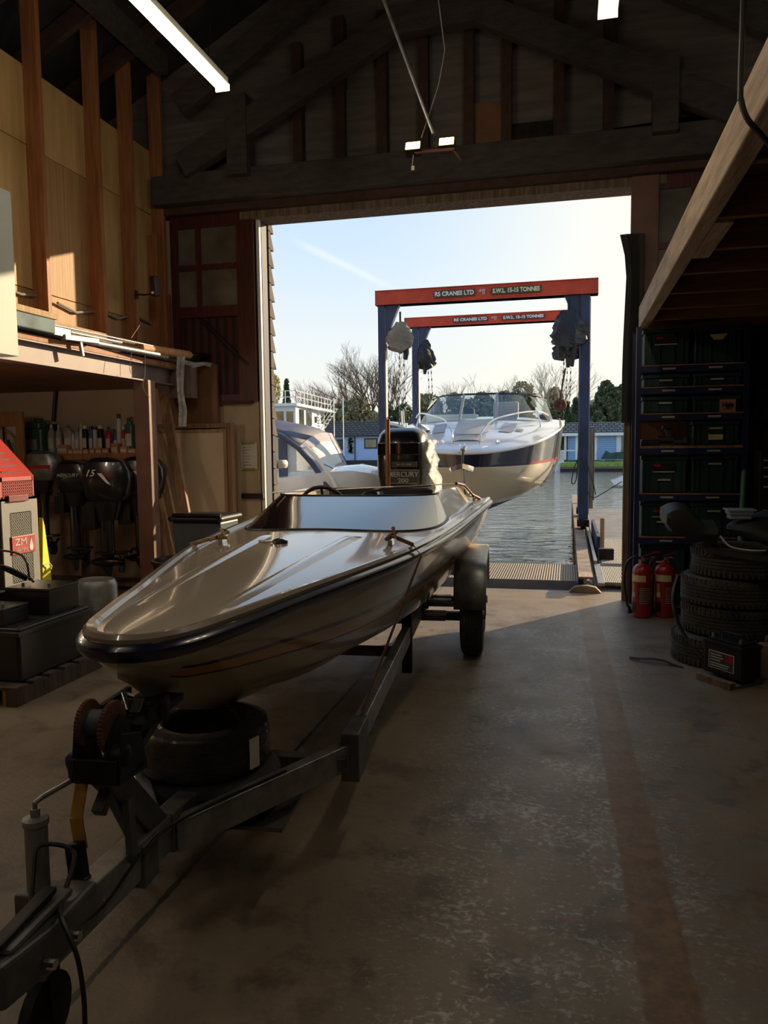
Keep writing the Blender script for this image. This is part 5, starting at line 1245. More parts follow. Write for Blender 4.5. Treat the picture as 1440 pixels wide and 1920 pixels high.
solo('black_cover',blob('', 'x','',(1.62,5.75,.97),(.46,.36,.13),5),'cloth_black','crumpled black cover heaped on top of the stacked tyres','cover',smooth=True)
solo('cover_cord',MB().tube(smooth_pts([Vector((1.02,5.62,.93)),Vector((1.08,5.60,.86)),Vector((1.2,5.58,.838)),Vector((1.3,5.57,.84))]),.006,6),'strap_white','pale cord trailing from the black cover over the top tyre','cord')
q=atY(1386,972,5.65)
cu_=thing('plastic_tub','clear plastic food tub sitting on the black cover','tub',(q.x,5.65,1.02))
z0=1.045
part('tub_body',MB().prism([(q.x-.07,5.59,z0),(q.x+.07,5.59,z0),(q.x+.07,5.71,z0),(q.x-.07,5.71,z0)],(0,0,.055)).prism([(q.x-.08,5.58,z0+.03),(q.x+.08,5.58,z0+.03),(q.x+.08,5.72,z0+.03),(q.x-.08,5.72,z0+.03)],(0,0,.03)),'clear_tub',cu_,bev=.008)
part('tub_rim',MB().box(q.x-.092,q.x+.092,5.57,5.73,z0+.058,z0+.070),'clear_tub',cu_,bev=.003)
cu_.location=(q.x,5.65,z0)
for c_ in cu_.children: c_.location=Vector((0,0,1.02-z0))
for px,py,w_,nm_ in ((1330,1033,.05,'upper'),(1343,1040,.052,'lower')):
    q=atY(px,py,5.45)
    mb=MB(); x0,z_=q.x,q.z
    t=.004; s_=.022
    for aa,bb,cc,dd in ((-s_,s_,-s_,-s_+t),(-s_,s_,s_-t,s_),(-s_,-s_+t,-s_,s_),(s_-t,s_,-s_,s_)): mb.box(x0,x0+1.3,5.47+aa,5.47+bb,z_+cc,z_+dd,R=Matrix.Rotation(-.9,3,'Z'),c=(x0,5.47,z_))
    solo('steel_box_section',mb,'black_steel','open ended black steel box section, %s of the two on the tyres'%nm_,'steel tube')
# battery on the floor with small board
p=atZ(1330,1255,.0); q=atZ(1352,1290,.0); q2=atZ(1412,1290,0)
bx,by=.99,5.16
R30=math.radians(-38)
fb=thing('marine_battery','black battery with a white bordered label standing on a small board on the floor','battery',(1.06,5.34,.0),R30)
Pq=lambda n,mb,m,par=fb,**k: part(n,mb,m,par,world=False,**k)
Pq('case',MB().box(-.15,.15,-.09,.09,.045,.24),'black_plastic',bev=.006); 
Pq('lid',MB().box(-.155,.155,-.095,.095,.24,.265).box(-.13,.13,-.07,.07,.265,.28),'black_plastic',bev=.004)
Pq('carry_handle',MB().tube([(-.08,.0,.28),(-.07,.0,.32),(.07,0,.32),(.08,0,.28)],.006,6),'black_plastic')
for x in (-.11,.11): Pq('terminal',MB().lathe([(.012,.28),(.01,.305),(0,.305)],(x,-.05,0),10),'galv')
fb.rotation_euler[2]=math.radians(-52)
lb=Pq('label_border',MB().box(-.105,.095,-.0925,-.091,.085,.20),'white_letter'); Pq('label_field',MB().box(-.101,.091,-.0935,-.0925,.089,.196),'sign_dark',lb); Pq('red_patch',MB().box(.03,.088,-.0942,-.0935,.145,.192),'ext_red',lb)
for i,(w_,z) in enumerate(((.09,.178),(.10,.16),(.08,.142),(.15,.12),(.14,.104))): Pq('print_line',MB().box(-.09,-.09+w_,-.0942,-.0935,z-.004,z+.004),'grey_letter',lb)
solo('small_board',MB().box(.90,1.17,5.17,5.45,.0,.018,R=Matrix.Rotation(math.radians(-52),3,'Z')).box(.90,1.17,5.17,5.22,.018,.044,R=Matrix.Rotation(math.radians(-52),3,'Z'),c=(1.035,5.31,.03)).box(.90,1.17,5.40,5.45,.018,.044,R=Matrix.Rotation(math.radians(-52),3,'Z'),c=(1.035,5.31,.03)),'weather_wood','small wooden slatted board under the black battery','board')
q=atZ(1432,1278,0)
fc=thing('fuel_can','dull beige plastic can cut off by the right edge beside the battery','fuel can',(q.x+.08,q.y+.12,0))
x,y=fc.location.x,fc.location.y
part('can_body',MB().rbox(x-.10,x+.12,y-.08,y+.08,0,.24,.03),'can_beige',fc,smooth=True); part('can_handle',MB().tube([(x-.05,y,.23),(x-.04,y,.27),(x+.06,y,.27),(x+.08,y,.23)],.014,8),'can_beige',fc,smooth=True); part('can_cap',MB().lathe([(.025,.23),(.025,.26),(0,.26)],(x-.08,y,0),12),'black_plastic',fc)
# drawers and bits at the far right
q=atY(1425,870,7.2)
ch=thing('tool_chest','dark tool chest with thin metal drawer pulls at the right edge','tool chest',(q.x+.28,7.4,0))
part('chest_body',MB().box(q.x,q.x+.62,7.2,7.66,.08,1.5),'black_steel',ch,bev=.008)
for i,yy in enumerate((863,877,894,913,957)):
    z=atY(1425,yy,7.18).z; d_=part('drawer',MB().box(q.x+.02,q.x+.60,7.185,7.2,z-.07,z+.02),'black_plastic',ch,bev=.003); part('drawer_pull',MB().box(q.x+.03,q.x+.59,7.172,7.185,z-.006,z+.006),'tag_white',d_)
solo('wall_cabinet',MB().box(1.66,2.3,7.7,8.02,1.75,2.1),'black_plastic','flat black case lying high behind the tool chest','cabinet',bev=.01)
part('support',MB().box(1.70,1.76,7.72,8.0,0,1.75),'black_steel',bpy.data.objects['wall_cabinet']).location=-bpy.data.objects['wall_cabinet'].location
part('support',MB().box(2.2,2.26,7.72,8.0,0,1.75),'black_steel',bpy.data.objects['wall_cabinet']).location=-bpy.data.objects['wall_cabinet'].location
gt=thing('green_pole','green pole with a taped brass coloured end leaning by the rack','pole',(1.60,7.3,0))
a=atY(1397,845,7.5); b=atY(1391,960,7.25); b0=a+(b-a)*((a.z-.02)/(a.z-b.z))
part('shaft',MB().tube([a,b0],.022,10),'green_tube',gt,smooth=True); part('taped_end',MB().tube([a+Vector((0,0,.09)),a],.03,12),'brass',gt,smooth=True)
struct('wall_right_boarding',MB().box(1.55,XR,8.04,8.1,0,2.62),'brown_board')
# ================================================================ outside: water, quay, hoist
WZ=-.65
w_=MB(); w_.prism([(-120,8.96,WZ-.4),(.41,8.96,WZ-.4),(.41,19.81,WZ-.4),(14.01,19.81,WZ-.4),(14.01,8.96,WZ-.4),(120,8.96,WZ-.4),(120,79,WZ-.4),(-120,79,WZ-.4)],(0,0,.4))
wo=solo('water',w_,'water','rippled grey green harbour water between the workshop and the far bank','water',kind='stuff')
struct('bank_ground',MB().box(-160,160,78,200,-3,-.35),'lawn')
struct('quay_wall',MB().box(.42,14,10.35,19.8,-3,.0).box(-14,XR+10,8.42,8.95,-3,-.03),'quay')
struct('quay_apron',MB().box(.62,14,8.28,10.35,-3,-.02),'quay')
g0=atZ(1085,1090,.06).y; g1_=atZ(1085,1059,.06).y
gr=thing('grating_walkway','brown non slip grating platform along the doorway edge over the water','walkway',(-1.5,g0,0))
part('grating_top',MB().box(-3.6,.13,g0,g1_,.03,.06),'grating',gr); part('grating_frame',MB().box(-3.6,.13,g0-.012,g0,-.06,.065).box(-3.6,.13,g1_,g1_+.012,-.06,.055),'pale_blue_steel',gr)
for x in (-3.2,-1.6,.0): part('grating_beam',MB().box(x-.04,x+.04,g0,g1_,-.12,.03),'galv_dark',gr)
part('pile',MB().tube([(-1.6,g1_-.1,-2),(-1.6,g1_-.1,-.1)],.09,10),'weather_wood',gr)
g2=thing('side_grating','pale ribbed grating panel right of the runway beam','walkway',(.58,9.4,0))
part('grating_top',MB().box(.36,.62,g0+.05,g1_,.02,.05).box(.62,3,g0+.05,g1_,.02,.05),'grating_small',g2); part('ribbed_landing',MB().box(.45,3,g1_+.5,13.2,.0,.012),'grating_small',g2)
# runway beams
def runway(x,label,y0=8.42):
    x=x+.008; r=thing('runway_beam',label,'steel beam',(x,y0,0),0,'runway beams of the boat hoist')
    part('beam',MB().box(x-.075,x+.075,y0,23,.135,.15).box(x-.012,x+.012,y0,23,-.09,.135).box(x-.075,x+.075,y0,23,-.105,-.09),'beam_dusty',r)
    part('beam_web_paint',MB().box(x-.014,x-.012,y0+.4,23,-.09,.13),'crane_blue',r)
    part('end_stop',MB().box(x-.075,x+.075,y0-.02,y0+.3,.15,.16),'sawn',r,bev=.003)
    for yy in (12.0,16.5,21.5): part('pile',MB().tube([(x,yy,-2.5),(x,yy,-.1)],.09,10),'rust',r)
    return r
ra=runway(.19,'runway beam of the boat hoist along the right side of the dock')
part('foot_plate',MB().prism([(.02,8.32,-.0),(.36,8.32,-.0),(.30,8.32,.06),(.22,8.32,.075),(.16,8.32,.075),(.08,8.32,.06)],(0,.1,0)),'beam_dusty',ra,bev=.006)
part('guide_rail',MB().box(.33,.40,8.5,9.9,.05,.08).box(.33,.37,9.9,22,-.05,.12),'galv',ra)
runway(-3.2,'runway beam of the boat hoist along the left side of the dock',10.4)
solo('dock_fender_post',MB().box(.47,.53,11.6,11.66,.0,.50),'plank_pale','short pale timber post on the quay beside the runway beam','post',bev=.006)
solo('dock_edge_board',MB().box(.40,.45,11.0,13.6,.0,.30),'deep_blue','low dark blue edge board beside the short timber post','board',bev=.004)
solo('edge_kerb',MB().box(.42,.62,10.75,10.87,.0,.16),'black_steel','dark kerb block on the quay beyond the side grating','kerb',bev=.01)
q=atY(1106,947,20.0); t_=atY(1106,803,20.0)
pile=thing('mooring_pile','tall weathered timber pile standing behind the right hoist post','pile',(q.x,20,WZ))
part('timber',MB().tube([(q.x,20,-3),(q.x,20,t_.z)],.085,12),'weather_wood',pile,smooth=True); part('metal_strip',MB().box(q.x+.085,q.x+.10,19.95,20.05,.2,t_.z),'galv',pile)
# gantry frames
def gantry(Y,lx,rx,by0,by1,plx,prx,label,texts,deep=.26):
    A=atY(lx,by0,Y); zt=A.z; zb=atY(lx,by1,Y).z; R_=atY(rx,530 if Y<14 else 580,Y)
    x0,x1=A.x,(R_.x); zm=(zt+zb)/2; h=zt-zb
    r=thing('hoist_gantry',label,'boat hoist',((x0+x1)/2,Y,.15))
    bmn=part('cross_beam',MB().box(x0,x1,Y-.12,Y+.12,zb,zt-.0).box(x0,x1,Y-.135,Y+.135,zt-.015,zt).box(x0,x1,Y-.135,Y+.135,zb,zb+.015),'crane_red',r,bev=.003)
    for i,(a,b) in enumerate((plx,prx)):
        xa,xb=atY(a,800,Y).x,atY(b,800,Y).x
        po=part('post',MB().box(xa,xb,Y-.09,Y+.09,.32,zb),'crane_blue',r,bev=.003)
        part('post_highlight',MB().box(xb,xb+.012,Y-.07,Y+.07,.4,zb-.05),'alu',po)  # bright highlight down the post, put in as a pale strip
        s=1 if i==0 else -1; xi=xb if i==0 else xa
        part('gusset',MB().prism([(xi,Y-.06,zb),(xi+s*.26,Y-.06,zb),(xi,Y-.06,zb-.62)],(0,.12,0)),'crane_blue',r)
        part('trolley',MB().box(xa-.02,xb+.02,Y-.22,Y+.22,.20,.32),'black_steel',r,bev=.008)
        for yy in (-.15,.15): part('trolley_wheel',MB().lathe([(0,-.04),(.07,-.04),(.07,.04),(0,.04)],((xa+xb)/2,Y+yy,.222),14,axis='x'),'black_steel',r)
    yf=Y-.137
    for a,b,s,m in texts:
        pa=atY(a,550,Y-.13).x; pb=atY(b,550,Y-.13).x
        plm=part('sign_plate',MB().box(pa,pb,yf-.004,yf+.002,zm-h*.23,zm+h*.23),'sign_dark',bmn)
        tx_=text('lettering',s,h*.40,m,Vector(((pa+pb)/2,yf-.006,zm)),PI/2,0,plm,depth=.001,sx=1,bold=.004)
        wd=max(v.co.x for v in tx_.data.vertices)-min(v.co.x for v in tx_.data.vertices); k=(pb-pa)*.94/wd
        cxx=(pa+pb)/2-r.location.x
        for v in tx_.data.vertices: v.co.x=cxx+(v.co.x-cxx)*k
    mx_=(atY(texts[0][1],550,Y).x+atY(texts[1][0],550,Y).x)/2
    part('small_logo',MB().box(mx_-.055,mx_-.015,yf-.004,yf,zm+.0,zm+h*.16).box(mx_-.015,mx_+.05,yf-.004,yf,zm+.02,zm+h*.18).box(mx_,mx_+.018,yf-.004,yf,zm-h*.18,zm+.02).box(mx_+.03,mx_+.045,yf-.004,yf,zm-h*.18,zm+.02),'grey_letter',bmn)
    return r
gantry(13.5,706,1122,548,575,(713,725),(1086,1104),'nearer blue and red boat hoist gantry over the dock',[(813,891,'RS CRANES LTD','white_letter'),(921,1015,'S.W.L. 15-15 TONNES','gold_letter')])
gantry(16.0,760,1104,598,616,(775,786),(1084,1096),'farther blue and red boat hoist gantry, behind the nearer one',[(849,915,'RS CRANES LTD','white_letter'),(941,1022,'S.W.L. 15-15 TONNES','white_letter')])
# hoist covers with chains
def hoist(px,py0,py1,w_,Y,m,label,seed,prongs,chains):
    c=atY(px,(py0+py1)/2,Y); zt=atY(px,py0,Y).z; zb=atY(px,py1,Y).z; h=zt-zb
    r=thing('chain_hoist',label,'hoist',(c.x,Y,zt))
    random.seed(seed); rows=[]; n=16
    ph=[random.random()*6 for _ in range(6)]
    for i in range(13):
        t=i/12; z=zt-h*t*.8; rr=w_/2*(.28+.9*math.sin(PI*min(.62,t*.62+.05))) if t<.97 else w_*.18
        rows.append([(c.x+rr*(1+random.uniform(-.12,.12)+.12*math.sin(3*a+ph[0]+4*t)+.10*math.sin(5*a+ph[1]-6*t))*math.cos(a),Y+rr*.8*(1+.14*math.sin(4*a+ph[2]+5*t))*math.sin(a),z+.05*math.sin(2*a+ph[3])*t+random.uniform(-1,1)*h*.02) for a in [2*PI*k/n for k in range(n)]])
    mb=MB().grid(rows,closed=True); mb.add(rows[-1],[tuple(range(n))]); mb.add(rows[0],[tuple(range(n))])
    part('canvas_cover',mb,m,r)
    part('hanger',MB().tube([(c.x,Y,zt-.02),(c.x,Y,zt+.18)],.02,8),'black_steel',r)
    for dx,ww,zz0,zz1 in prongs: part('cover_sleeve',MB().tube([(c.x+dx,Y-.05,zb+h*zz0),(c.x+dx+.01,Y-.05,zb+h*(zz0*.4+zz1*.6)),(c.x+dx,Y-.05,zb+h*zz1)],[ww,ww*.95,ww*.6],10),'tarp_dark' if m!='tarp_dark' else m,r)
    for (dx,dx2,z2) in chains:
        mb=MB(); a=Vector((c.x+dx,Y,zb+h*.3)); b=Vector((c.x+dx2,Y,z2)); n_=int((a.z-b.z)/.07)
        for k in range(n_):
            p=a.lerp(b,(k+.5)/n_); mb.bar(p-Vector((0,0,.03)),p+Vector((0,0,.03)),.022 if k%2 else .008,.008 if k%2 else .022,up=(1,0,0))
        part('chain',mb,'galv_dark',r)
    return r
hoist(751,604,672,.40,13.5,'tarp_beige','boat hoist under a beige canvas cover on the left of the nearer gantry',4,[(.10,.055,.45,-.05)],[(-.02,-.05,1.1),(.05,.12,1.0)])
hoist(797,638,702,.34,16.0,'tarp_dark','boat hoist under a black cover on the left of the farther gantry',5,[(.0,.05,.4,.0)],[(.06,.12,1.7),(.12,.2,1.8)])
hoist(1066,582,672,.50,13.4,'tarp_dark','boat hoist under a large black cover on the right of the nearer gantry',6,[(-.13,.07,.5,0.0),(.06,.05,.4,-.18)],[(-.05,-.12,2.2)])
hoist(1063,628,684,.42,16.0,'tarp_dark','boat hoist under a black cover behind the larger one on the right',9,[(.02,.06,.4,-.1)],[(.02,-.02,2.25),(.08,.06,2.25)])
q=atY(1050,768,13.9)
hk=thing('hook_block','rusty hook block holding the lifting strops at the right of the cruiser','hook',(q.x,13.9,q.z))
part('block',MB().lathe([(0,-.04),(.10,-.04),(.12,0),(.10,.04),(0,.04)],(q.x,13.9,q.z+.08),16,axis='y'),'rust',hk); part('hook',MB().tube([(q.x,13.9,q.z),(q.x+.06,13.9,q.z-.06),(q.x+.03,13.9,q.z-.14),(q.x-.04,13.9,q.z-.12)],.022,8),'black_steel',hk,smooth=True); part('chain_run',MB().tube([(q.x,13.9,q.z+.18),(atY(1060,690,13.4).x,13.5,atY(1060,690,13.4).z)],.016,6),'rust',hk)
# hoses on the right post
for i,(pp,lab) in enumerate((([(1086,800),(1084,850),(1080,900),(1072,905),(1076,880),(1084,860)],'black cable loop hanging at the left of the right hoist post'),([(1099,850),(1104,880),(1112,905),(1117,928)],'black cable trailing from the right side of the hoist post'),([(1098,880),(1102,920),(1112,933),(1130,925),(1166,903)],'thin mooring line running from the hoist post to the right'))):
    P=[atY(x,y,13.35) for x,y in pp]; solo('hanging_cable',MB().tube(smooth_pts(P),.010 if i<2 else .008,6),'black_plastic',lab,'cable',smooth=True)
# ================================================================ motor cruiser in the slings
CX,CY=-1.62,12.25
GB=([0,.05,.14,.3,.6,1.0,1.6,2.4,3.2,6,7.6],[.02,.30,.50,.72,.98,1.18,1.36,1.48,1.52,1.52,1.44])
def gb(y): return pchip(*GB,y)
def zg(y): return 1.45+.225*y-.018*y*y if y<4 else 2.06+.02*(y-4)
def bb(y): return 1.235+.03*y
CWX=([0,.3,.5,.8,1.6,2.4,3.2,6,7.6],[.0,.03,.25,.50,.92,1.18,1.28,1.34,1.3]); WL=([0,.15,.35,.6,3,7.6],[1.18,.85,.58,.60,.93,1.25]); KL=([0,.15,.35,.7,1.5,3,7.6],[1.16,.83,.55,.38,.34,.50,.8])
YS=[0,.015,.05,.1,.15,.22,.3,.4,.5,.65,.8,1,1.25,1.5,1.8,2.1,2.5,3,3.5,4.2,5,6,7.6]
hm=MB()
for s in (1,-1):
    rows=[]
    for y in YS:
        g=gb(y); c=min(pchip(*CWX,y),g*.95); zw=min(pchip(*WL,y),bb(y)-.05); k=min(pchip(*KL,y),zw-.005); b_=bb(y); z0=zg(y)
        r=[]
        for i in range(6): t=i/5; r.append((g*(1-.05*t)+.0*t,z0+(b_+.05-z0)*t))
        gbm=g*.95; r.append((gbm*.995,b_))
        for i in range(1,7): t=i/6; r.append((gbm*.995+(c-gbm*.995)*t**1.5,b_+(zw-b_)*t))
        for i in range(1,4): t=i/3; r.append((c*(1-t),zw+(k-zw)*t))
        rows.append([(CX+s*x,CY+y,z) for x,z in r])
    n=len(rows[0]); o=len(hm.v)
    for r in rows: hm.v+=[Vector(p) for p in r]
    for i in range(len(rows)-1):
        for k in range(n-1):
            mi=0 if k<5 else (1 if (k==5 and YS[i]>=.8) else 0 if k==5 else 2 if k<12 else 3)
            hm.f.append((o+i*n+k,o+i*n+k+1,o+(i+1)*n+k+1,o+(i+1)*n+k)); hm.m.append(mi)
cz=thing('motor_cruiser','white and black motor cruiser hanging in the slings of the boat hoist','motor cruiser',(CX,CY+3.5,1.2))
part('hull',hm,['navy','red_line','cruiser_cream','antifoul'],cz,smooth=True)
part('transom',MB().prism([(CX-1.44,CY+7.58,2.1),(CX+1.44,CY+7.58,2.1),(CX+1.3,CY+7.58,1.25),(CX,CY+7.58,.8),(CX-1.3,CY+7.58,1.25)],(0,.03,0)),'cruiser_cream',cz)
def ccr(y): return pchip([0,.4,1,2,3,7.6],[.03,.08,.14,.20,.16,.1],y)
def cdz(x,y): g=gb(y); return zg(y)+.03+ccr(y)*max(0,1-abs(x/g)**2.4)
rows=[[(CX+gb(y)*t,CY+y,cdz(gb(y)*t,y)) for t in [i/14 for i in range(-14,15)]] for y in YS if y<=3.0]
rows+=[]
part('deck',MB().grid(rows),'white_gel',cz,smooth=True)
for s in (1,-1):
    part('side_deck',MB().grid([[(CX+s*(gb(y)-.26*k/3),CY+y,zg(y)+.03+.03*k/3) for k in range(4)]+[(CX+s*(gb(y)-.28),CY+y,zg(y)-.5)] for y in YS if y>=3.0]),'white_gel',cz,smooth=True)
part('cockpit_sole',MB().box(CX-1.25,CX+1.25,CY+3.0,CY+7.5,1.45,1.5),'cushion_grey',cz)
gun=[Vector((CX-gb(y)-.01,CY+y,zg(y)+.01)) for y in YS[::-1]]+[Vector((CX+gb(y)+.01,CY+y,zg(y)+.01)) for y in YS[1:]]
part('gunwale_rail',MB().tube(gun,.03,8),'white_gel',cz,smooth=True)
part('deck_pad',MB().grid([[(CX+x*(.27+.05*(y-.5)),CY+y,cdz(x*.3,y)+.025*(1-abs(x)**4)) for x in (-1,-.95,-.5,0,.5,.95,1)] for y in (.42,.45,.7,.74,1.0,1.3,1.6,1.85,1.9)]),'cushion',cz,smooth=True)
part('hatch_line',MB().box(CX-.26,CX+.26,CY+.70,CY+.715,cdz(0,.7)+.026,cdz(0,.7)+.032),'black_steel',cz)
for s in (1,-1):
    part('deck_reflection',MB().grid([[(CX+s*x,CY+y,cdz(x,y)+.012) for x in (x0,x0+.22)] for y,x0 in ((1.0,.46),(1.35,.5),(1.7,.52))]),'cushion_grey',cz)  # reflections on the side of the deck, laid on as flat grey shapes
    part('deck_window',MB().grid([[(CX+s*x,CY+y,cdz(x,y)+.014) for x in (x0,x0+.12)] for y,x0 in ((1.15,.72),(1.3,.76))]),'win_dark',cz)
    part('cleat',MB().lathe([(0,0),(.035,0),(.03,.04),(0,.045)],(CX+s*.5,CY+.42,cdz(.5,.42)),10),'chrome',cz)
    rp=[(.22,.33,0),(.25,.40,.16),(.40,.75,.26),(.75,1.3,.27),(1.08,2.0,.24),(1.25,2.5,.15)]
    part('bow_rail',MB().tube(smooth_pts([Vector((CX+s*x,CY+y,cdz(x,y)+h)) for x,y,h in rp]),.014,8),'chrome',cz,smooth=True)
    part('stanchion',MB().tube([(CX+s*1.08,CY+2.0,cdz(1.08,2.0)+.23),(CX+s*1.14,CY+1.9,cdz(1.14,1.9))],.013,8),'chrome',cz)
# windscreen
base=[(-1.34,3.35),(-1.22,2.75),(-.85,2.2),(-.34,1.98),(.34,1.98),(.85,2.2),(1.22,2.75),(1.34,3.35)]
top=[(-1.18,3.75),(-1.05,3.2),(-.74,2.68),(-.31,2.46),(.31,2.46),(.74,2.68),(1.05,3.2),(1.18,3.75)]
def smb(P,k=5): return [P[0]]+[] and P or [tuple(v) for v in smooth_pts([Vector((*p,0)) for p in P],k)]
def pt(P,z): return [Vector((CX+p[0],CY+p[1],z(p))) for p in P]
zb_=lambda p: min(cdz(min(abs(p[0]),1.3),min(p[1],3.0)),2.16)+.0
ztp=lambda p: 2.16+.40-.10*max(0,(p[1]-2.9))
seg=[(0,3),(3,4),(4,7)]
for a_,b_ in seg:
    bsm=smb(base[a_:b_+1]) if b_-a_>1 else base[a_:b_+1]; tsm=smb(top[a_:b_+1]) if b_-a_>1 else top[a_:b_+1]
    part('windscreen_pane',MB().grid([pt(bsm,zb_),pt(tsm,ztp)]),'glass',cz,smooth=True)
bs_=smb(base); ts_=smb(top)
part('windscreen_base_frame',MB().tube(pt(bs_,zb_),.022,6),'cushion_grey',cz,smooth=True); part('windscreen_top_frame',MB().tube(pt(ts_,ztp),.020,6),'black_gloss',cz,smooth=True)
for i in (3,4): part('windscreen_pillar',MB().bar(pt([base[i]],zb_)[0],pt([top[i]],ztp)[0],.05,.03,up=(0,1,0)),'cushion_grey',cz,bev=.004)
part('dashboard',MB().box(CX-1.1,CX-.1,CY+2.75,CY+3.1,1.9,2.2),'white_gel',cz,bev=.03)
part('helm_seat',MB().rbox(CX+.15,CX+.65,CY+3.4,CY+3.6,1.7,2.46,.06),'cushion',cz,smooth=True); part('helm_seat',MB().rbox(CX-.75,CX-.35,CY+4.4,CY+4.6,1.7,2.4,.06),'black_plastic',cz,smooth=True)
part('steering_wheel',MB().tube([(CX-.6+.17*math.cos(t),CY+3.16,2.24+.15*math.sin(t)) for t in [2*PI*i/16 for i in range(17)]],.015,6),'black_plastic',cz)
an=part('anchor',MB().bar((CX,CY-.05,1.53),(CX,CY-.12,1.27),.035,.03,up=(0,1,0)).bar((CX,CY-.06,1.52),(CX,CY+.22,1.56),.05,.04),'chrome',cz,bev=.004)
for s in (1,-1): part('anchor_fluke',MB().grid([[(CX,CY-.13,1.30),(CX,CY-.14,1.22)],[(CX+s*.09,CY-.16,1.28),(CX+s*.09,CY-.17,1.20)],[(CX+s*.19,CY-.16,1.25),(CX+s*.17,CY-.17,1.17)],[(CX+s*.215,CY-.15,1.215),(CX+s*.21,CY-.15,1.205)]]),'chrome',an).modifiers.new('s','SOLIDIFY').thickness=.012
part('bow_roller',MB().tube([(CX-.07,CY+.02,1.60),(CX-.02,CY-.06,1.56),(CX-.05,CY-.1,1.48)],.016,6).tube([(CX+.02,CY+.02,1.60),(CX+.04,CY-.06,1.58),(CX+.03,CY-.1,1.5)],.016,6),'chrome',an,smooth=True)
part('side_fin',MB().prism([(CX-1.5,CY+2.4,2.0),(CX-1.8,CY+2.2,2.08),(CX-1.5,CY+2.9,2.05)],(0,0,-.05)),'white_gel',cz)
# slings
def sling(y,label,w__=.09):
    g=gb(y)+.02; c=pchip(*CWX,y)+.02; zw=pchip(*WL,y); k=pchip(*KL,y)-.02
    P=[Vector((CX-g-.02,CY+y,zg(y)+.4)),Vector((CX-g,CY+y,zg(y))),Vector((CX-g*.97,CY+y,bb(y))),Vector((CX-c-.01,CY+y,zw)),Vector((CX,CY+y,k)),Vector((CX+c+.01,CY+y,zw)),Vector((CX+g*.97,CY+y,bb(y))),Vector((CX+g,CY+y,zg(y)))]
    rows=[[p+Vector((0,-w__/2,0)),p+Vector((0,w__/2,0))] for p in P]+[[Vector((q.x,13.9-w__/3,q.z-.12)),Vector((q.x,13.9+w__/3,q.z-.12))]]
    o=solo('lifting_strop',MB().grid(rows),'strap_white',label,'strop'); o.modifiers.new('s','SOLIDIFY').thickness=.02
sling(2.3,'cream lifting strop passing under the cruiser in front of the other one'); sling(2.6,'cream lifting strop passing under the cruiser just behind the other one',.05)
# ================================================================ canvas covered boat at the left
cb_=thing('canopied_cruiser','white cruiser with navy canopy and cream windscreen cover moored left of the dock','motor boat',(-6.2,14,WZ+.1))
YN,YFa=13.2,15.2
Nr=[atY(x,y,YN) for x,y in ((440,800),(500,806),(530,818),(560,840),(585,868),(606,898),(622,930))]
Fr_=[atY(x,y,YFa) for x,y in ((470,786),(545,796),(590,801),(622,814),(636,842),(647,866),(655,888))]
def inter(A_,B_,k,bul=0): return [a_.lerp(b_,k)+Vector((0,0,bul*math.sin(PI*k))) for a_,b_ in zip(A_,B_)]
roof=[inter(Nr[:4],Fr_[:4],k/6,.12) for k in range(7)]
part('canopy_roof',MB().grid(roof),'navy_canvas',cb_,smooth=True).modifiers.new('s','SOLIDIFY').thickness=.02
wsr=[inter(Nr[3:],Fr_[3:],k/8,.10) for k in range(9)]
part('windscreen_cover',MB().grid(wsr[1:8]),'canvas_cream',cb_,smooth=True).modifiers.new('s','SOLIDIFY').thickness=.02
part('cover_border',MB().grid([[p+Vector((.01,-.01,.015)) for p in r] for r in wsr[0:2]]),'canvas_mauve',cb_,smooth=True); part('cover_border',MB().grid([[p+Vector((.01,-.01,.015)) for p in r] for r in wsr[7:9]]),'canvas_mauve',cb_,smooth=True)
part('cover_border',MB().grid([[p+Vector((0,-.01,.02)) for p in (r[0],r[0].lerp(r[1],.5))] for r in wsr]),'canvas_mauve',cb_,smooth=True); part('cover_seam',MB().grid([[p+Vector((.01,-.01,.02)) for p in (r[2].lerp(r[3],.1),r[2].lerp(r[3],.45))] for r in wsr]),'canvas_mauve',cb_)
part('canopy_frame',MB().tube([p+Vector((0,-.02,0)) for p in Nr[1:]],.05,8),'navy_canvas',cb_,smooth=True)
part('front_hoop',MB().tube([p+Vector((.16,-.03,.02)) for p in Nr[3:]],.035,8),'canvas_cream',cb_,smooth=True)
part('far_frame',MB().tube(Fr_[3:],.03,8),'navy_canvas',cb_,smooth=True)
sb=[Vector((p.x,YN,.62)) for p in Nr]
part('side_window',MB().grid([[p+Vector((-.03,.02,-.03)) for p in Nr],sb]),'vinyl',cb_)
p0=atY(531,822,YN-.03); p1=atY(540,925,YN-.03); part('side_pillar',MB().box(p0.x-.09,p0.x+.07,YN-.05,YN-.02,p1.z-.1,p0.z),'navy_canvas',cb_)
part('side_pillar',MB().box(p0.x-.95,p0.x-.8,YN-.05,YN-.02,.6,2.0),'navy_canvas',cb_)
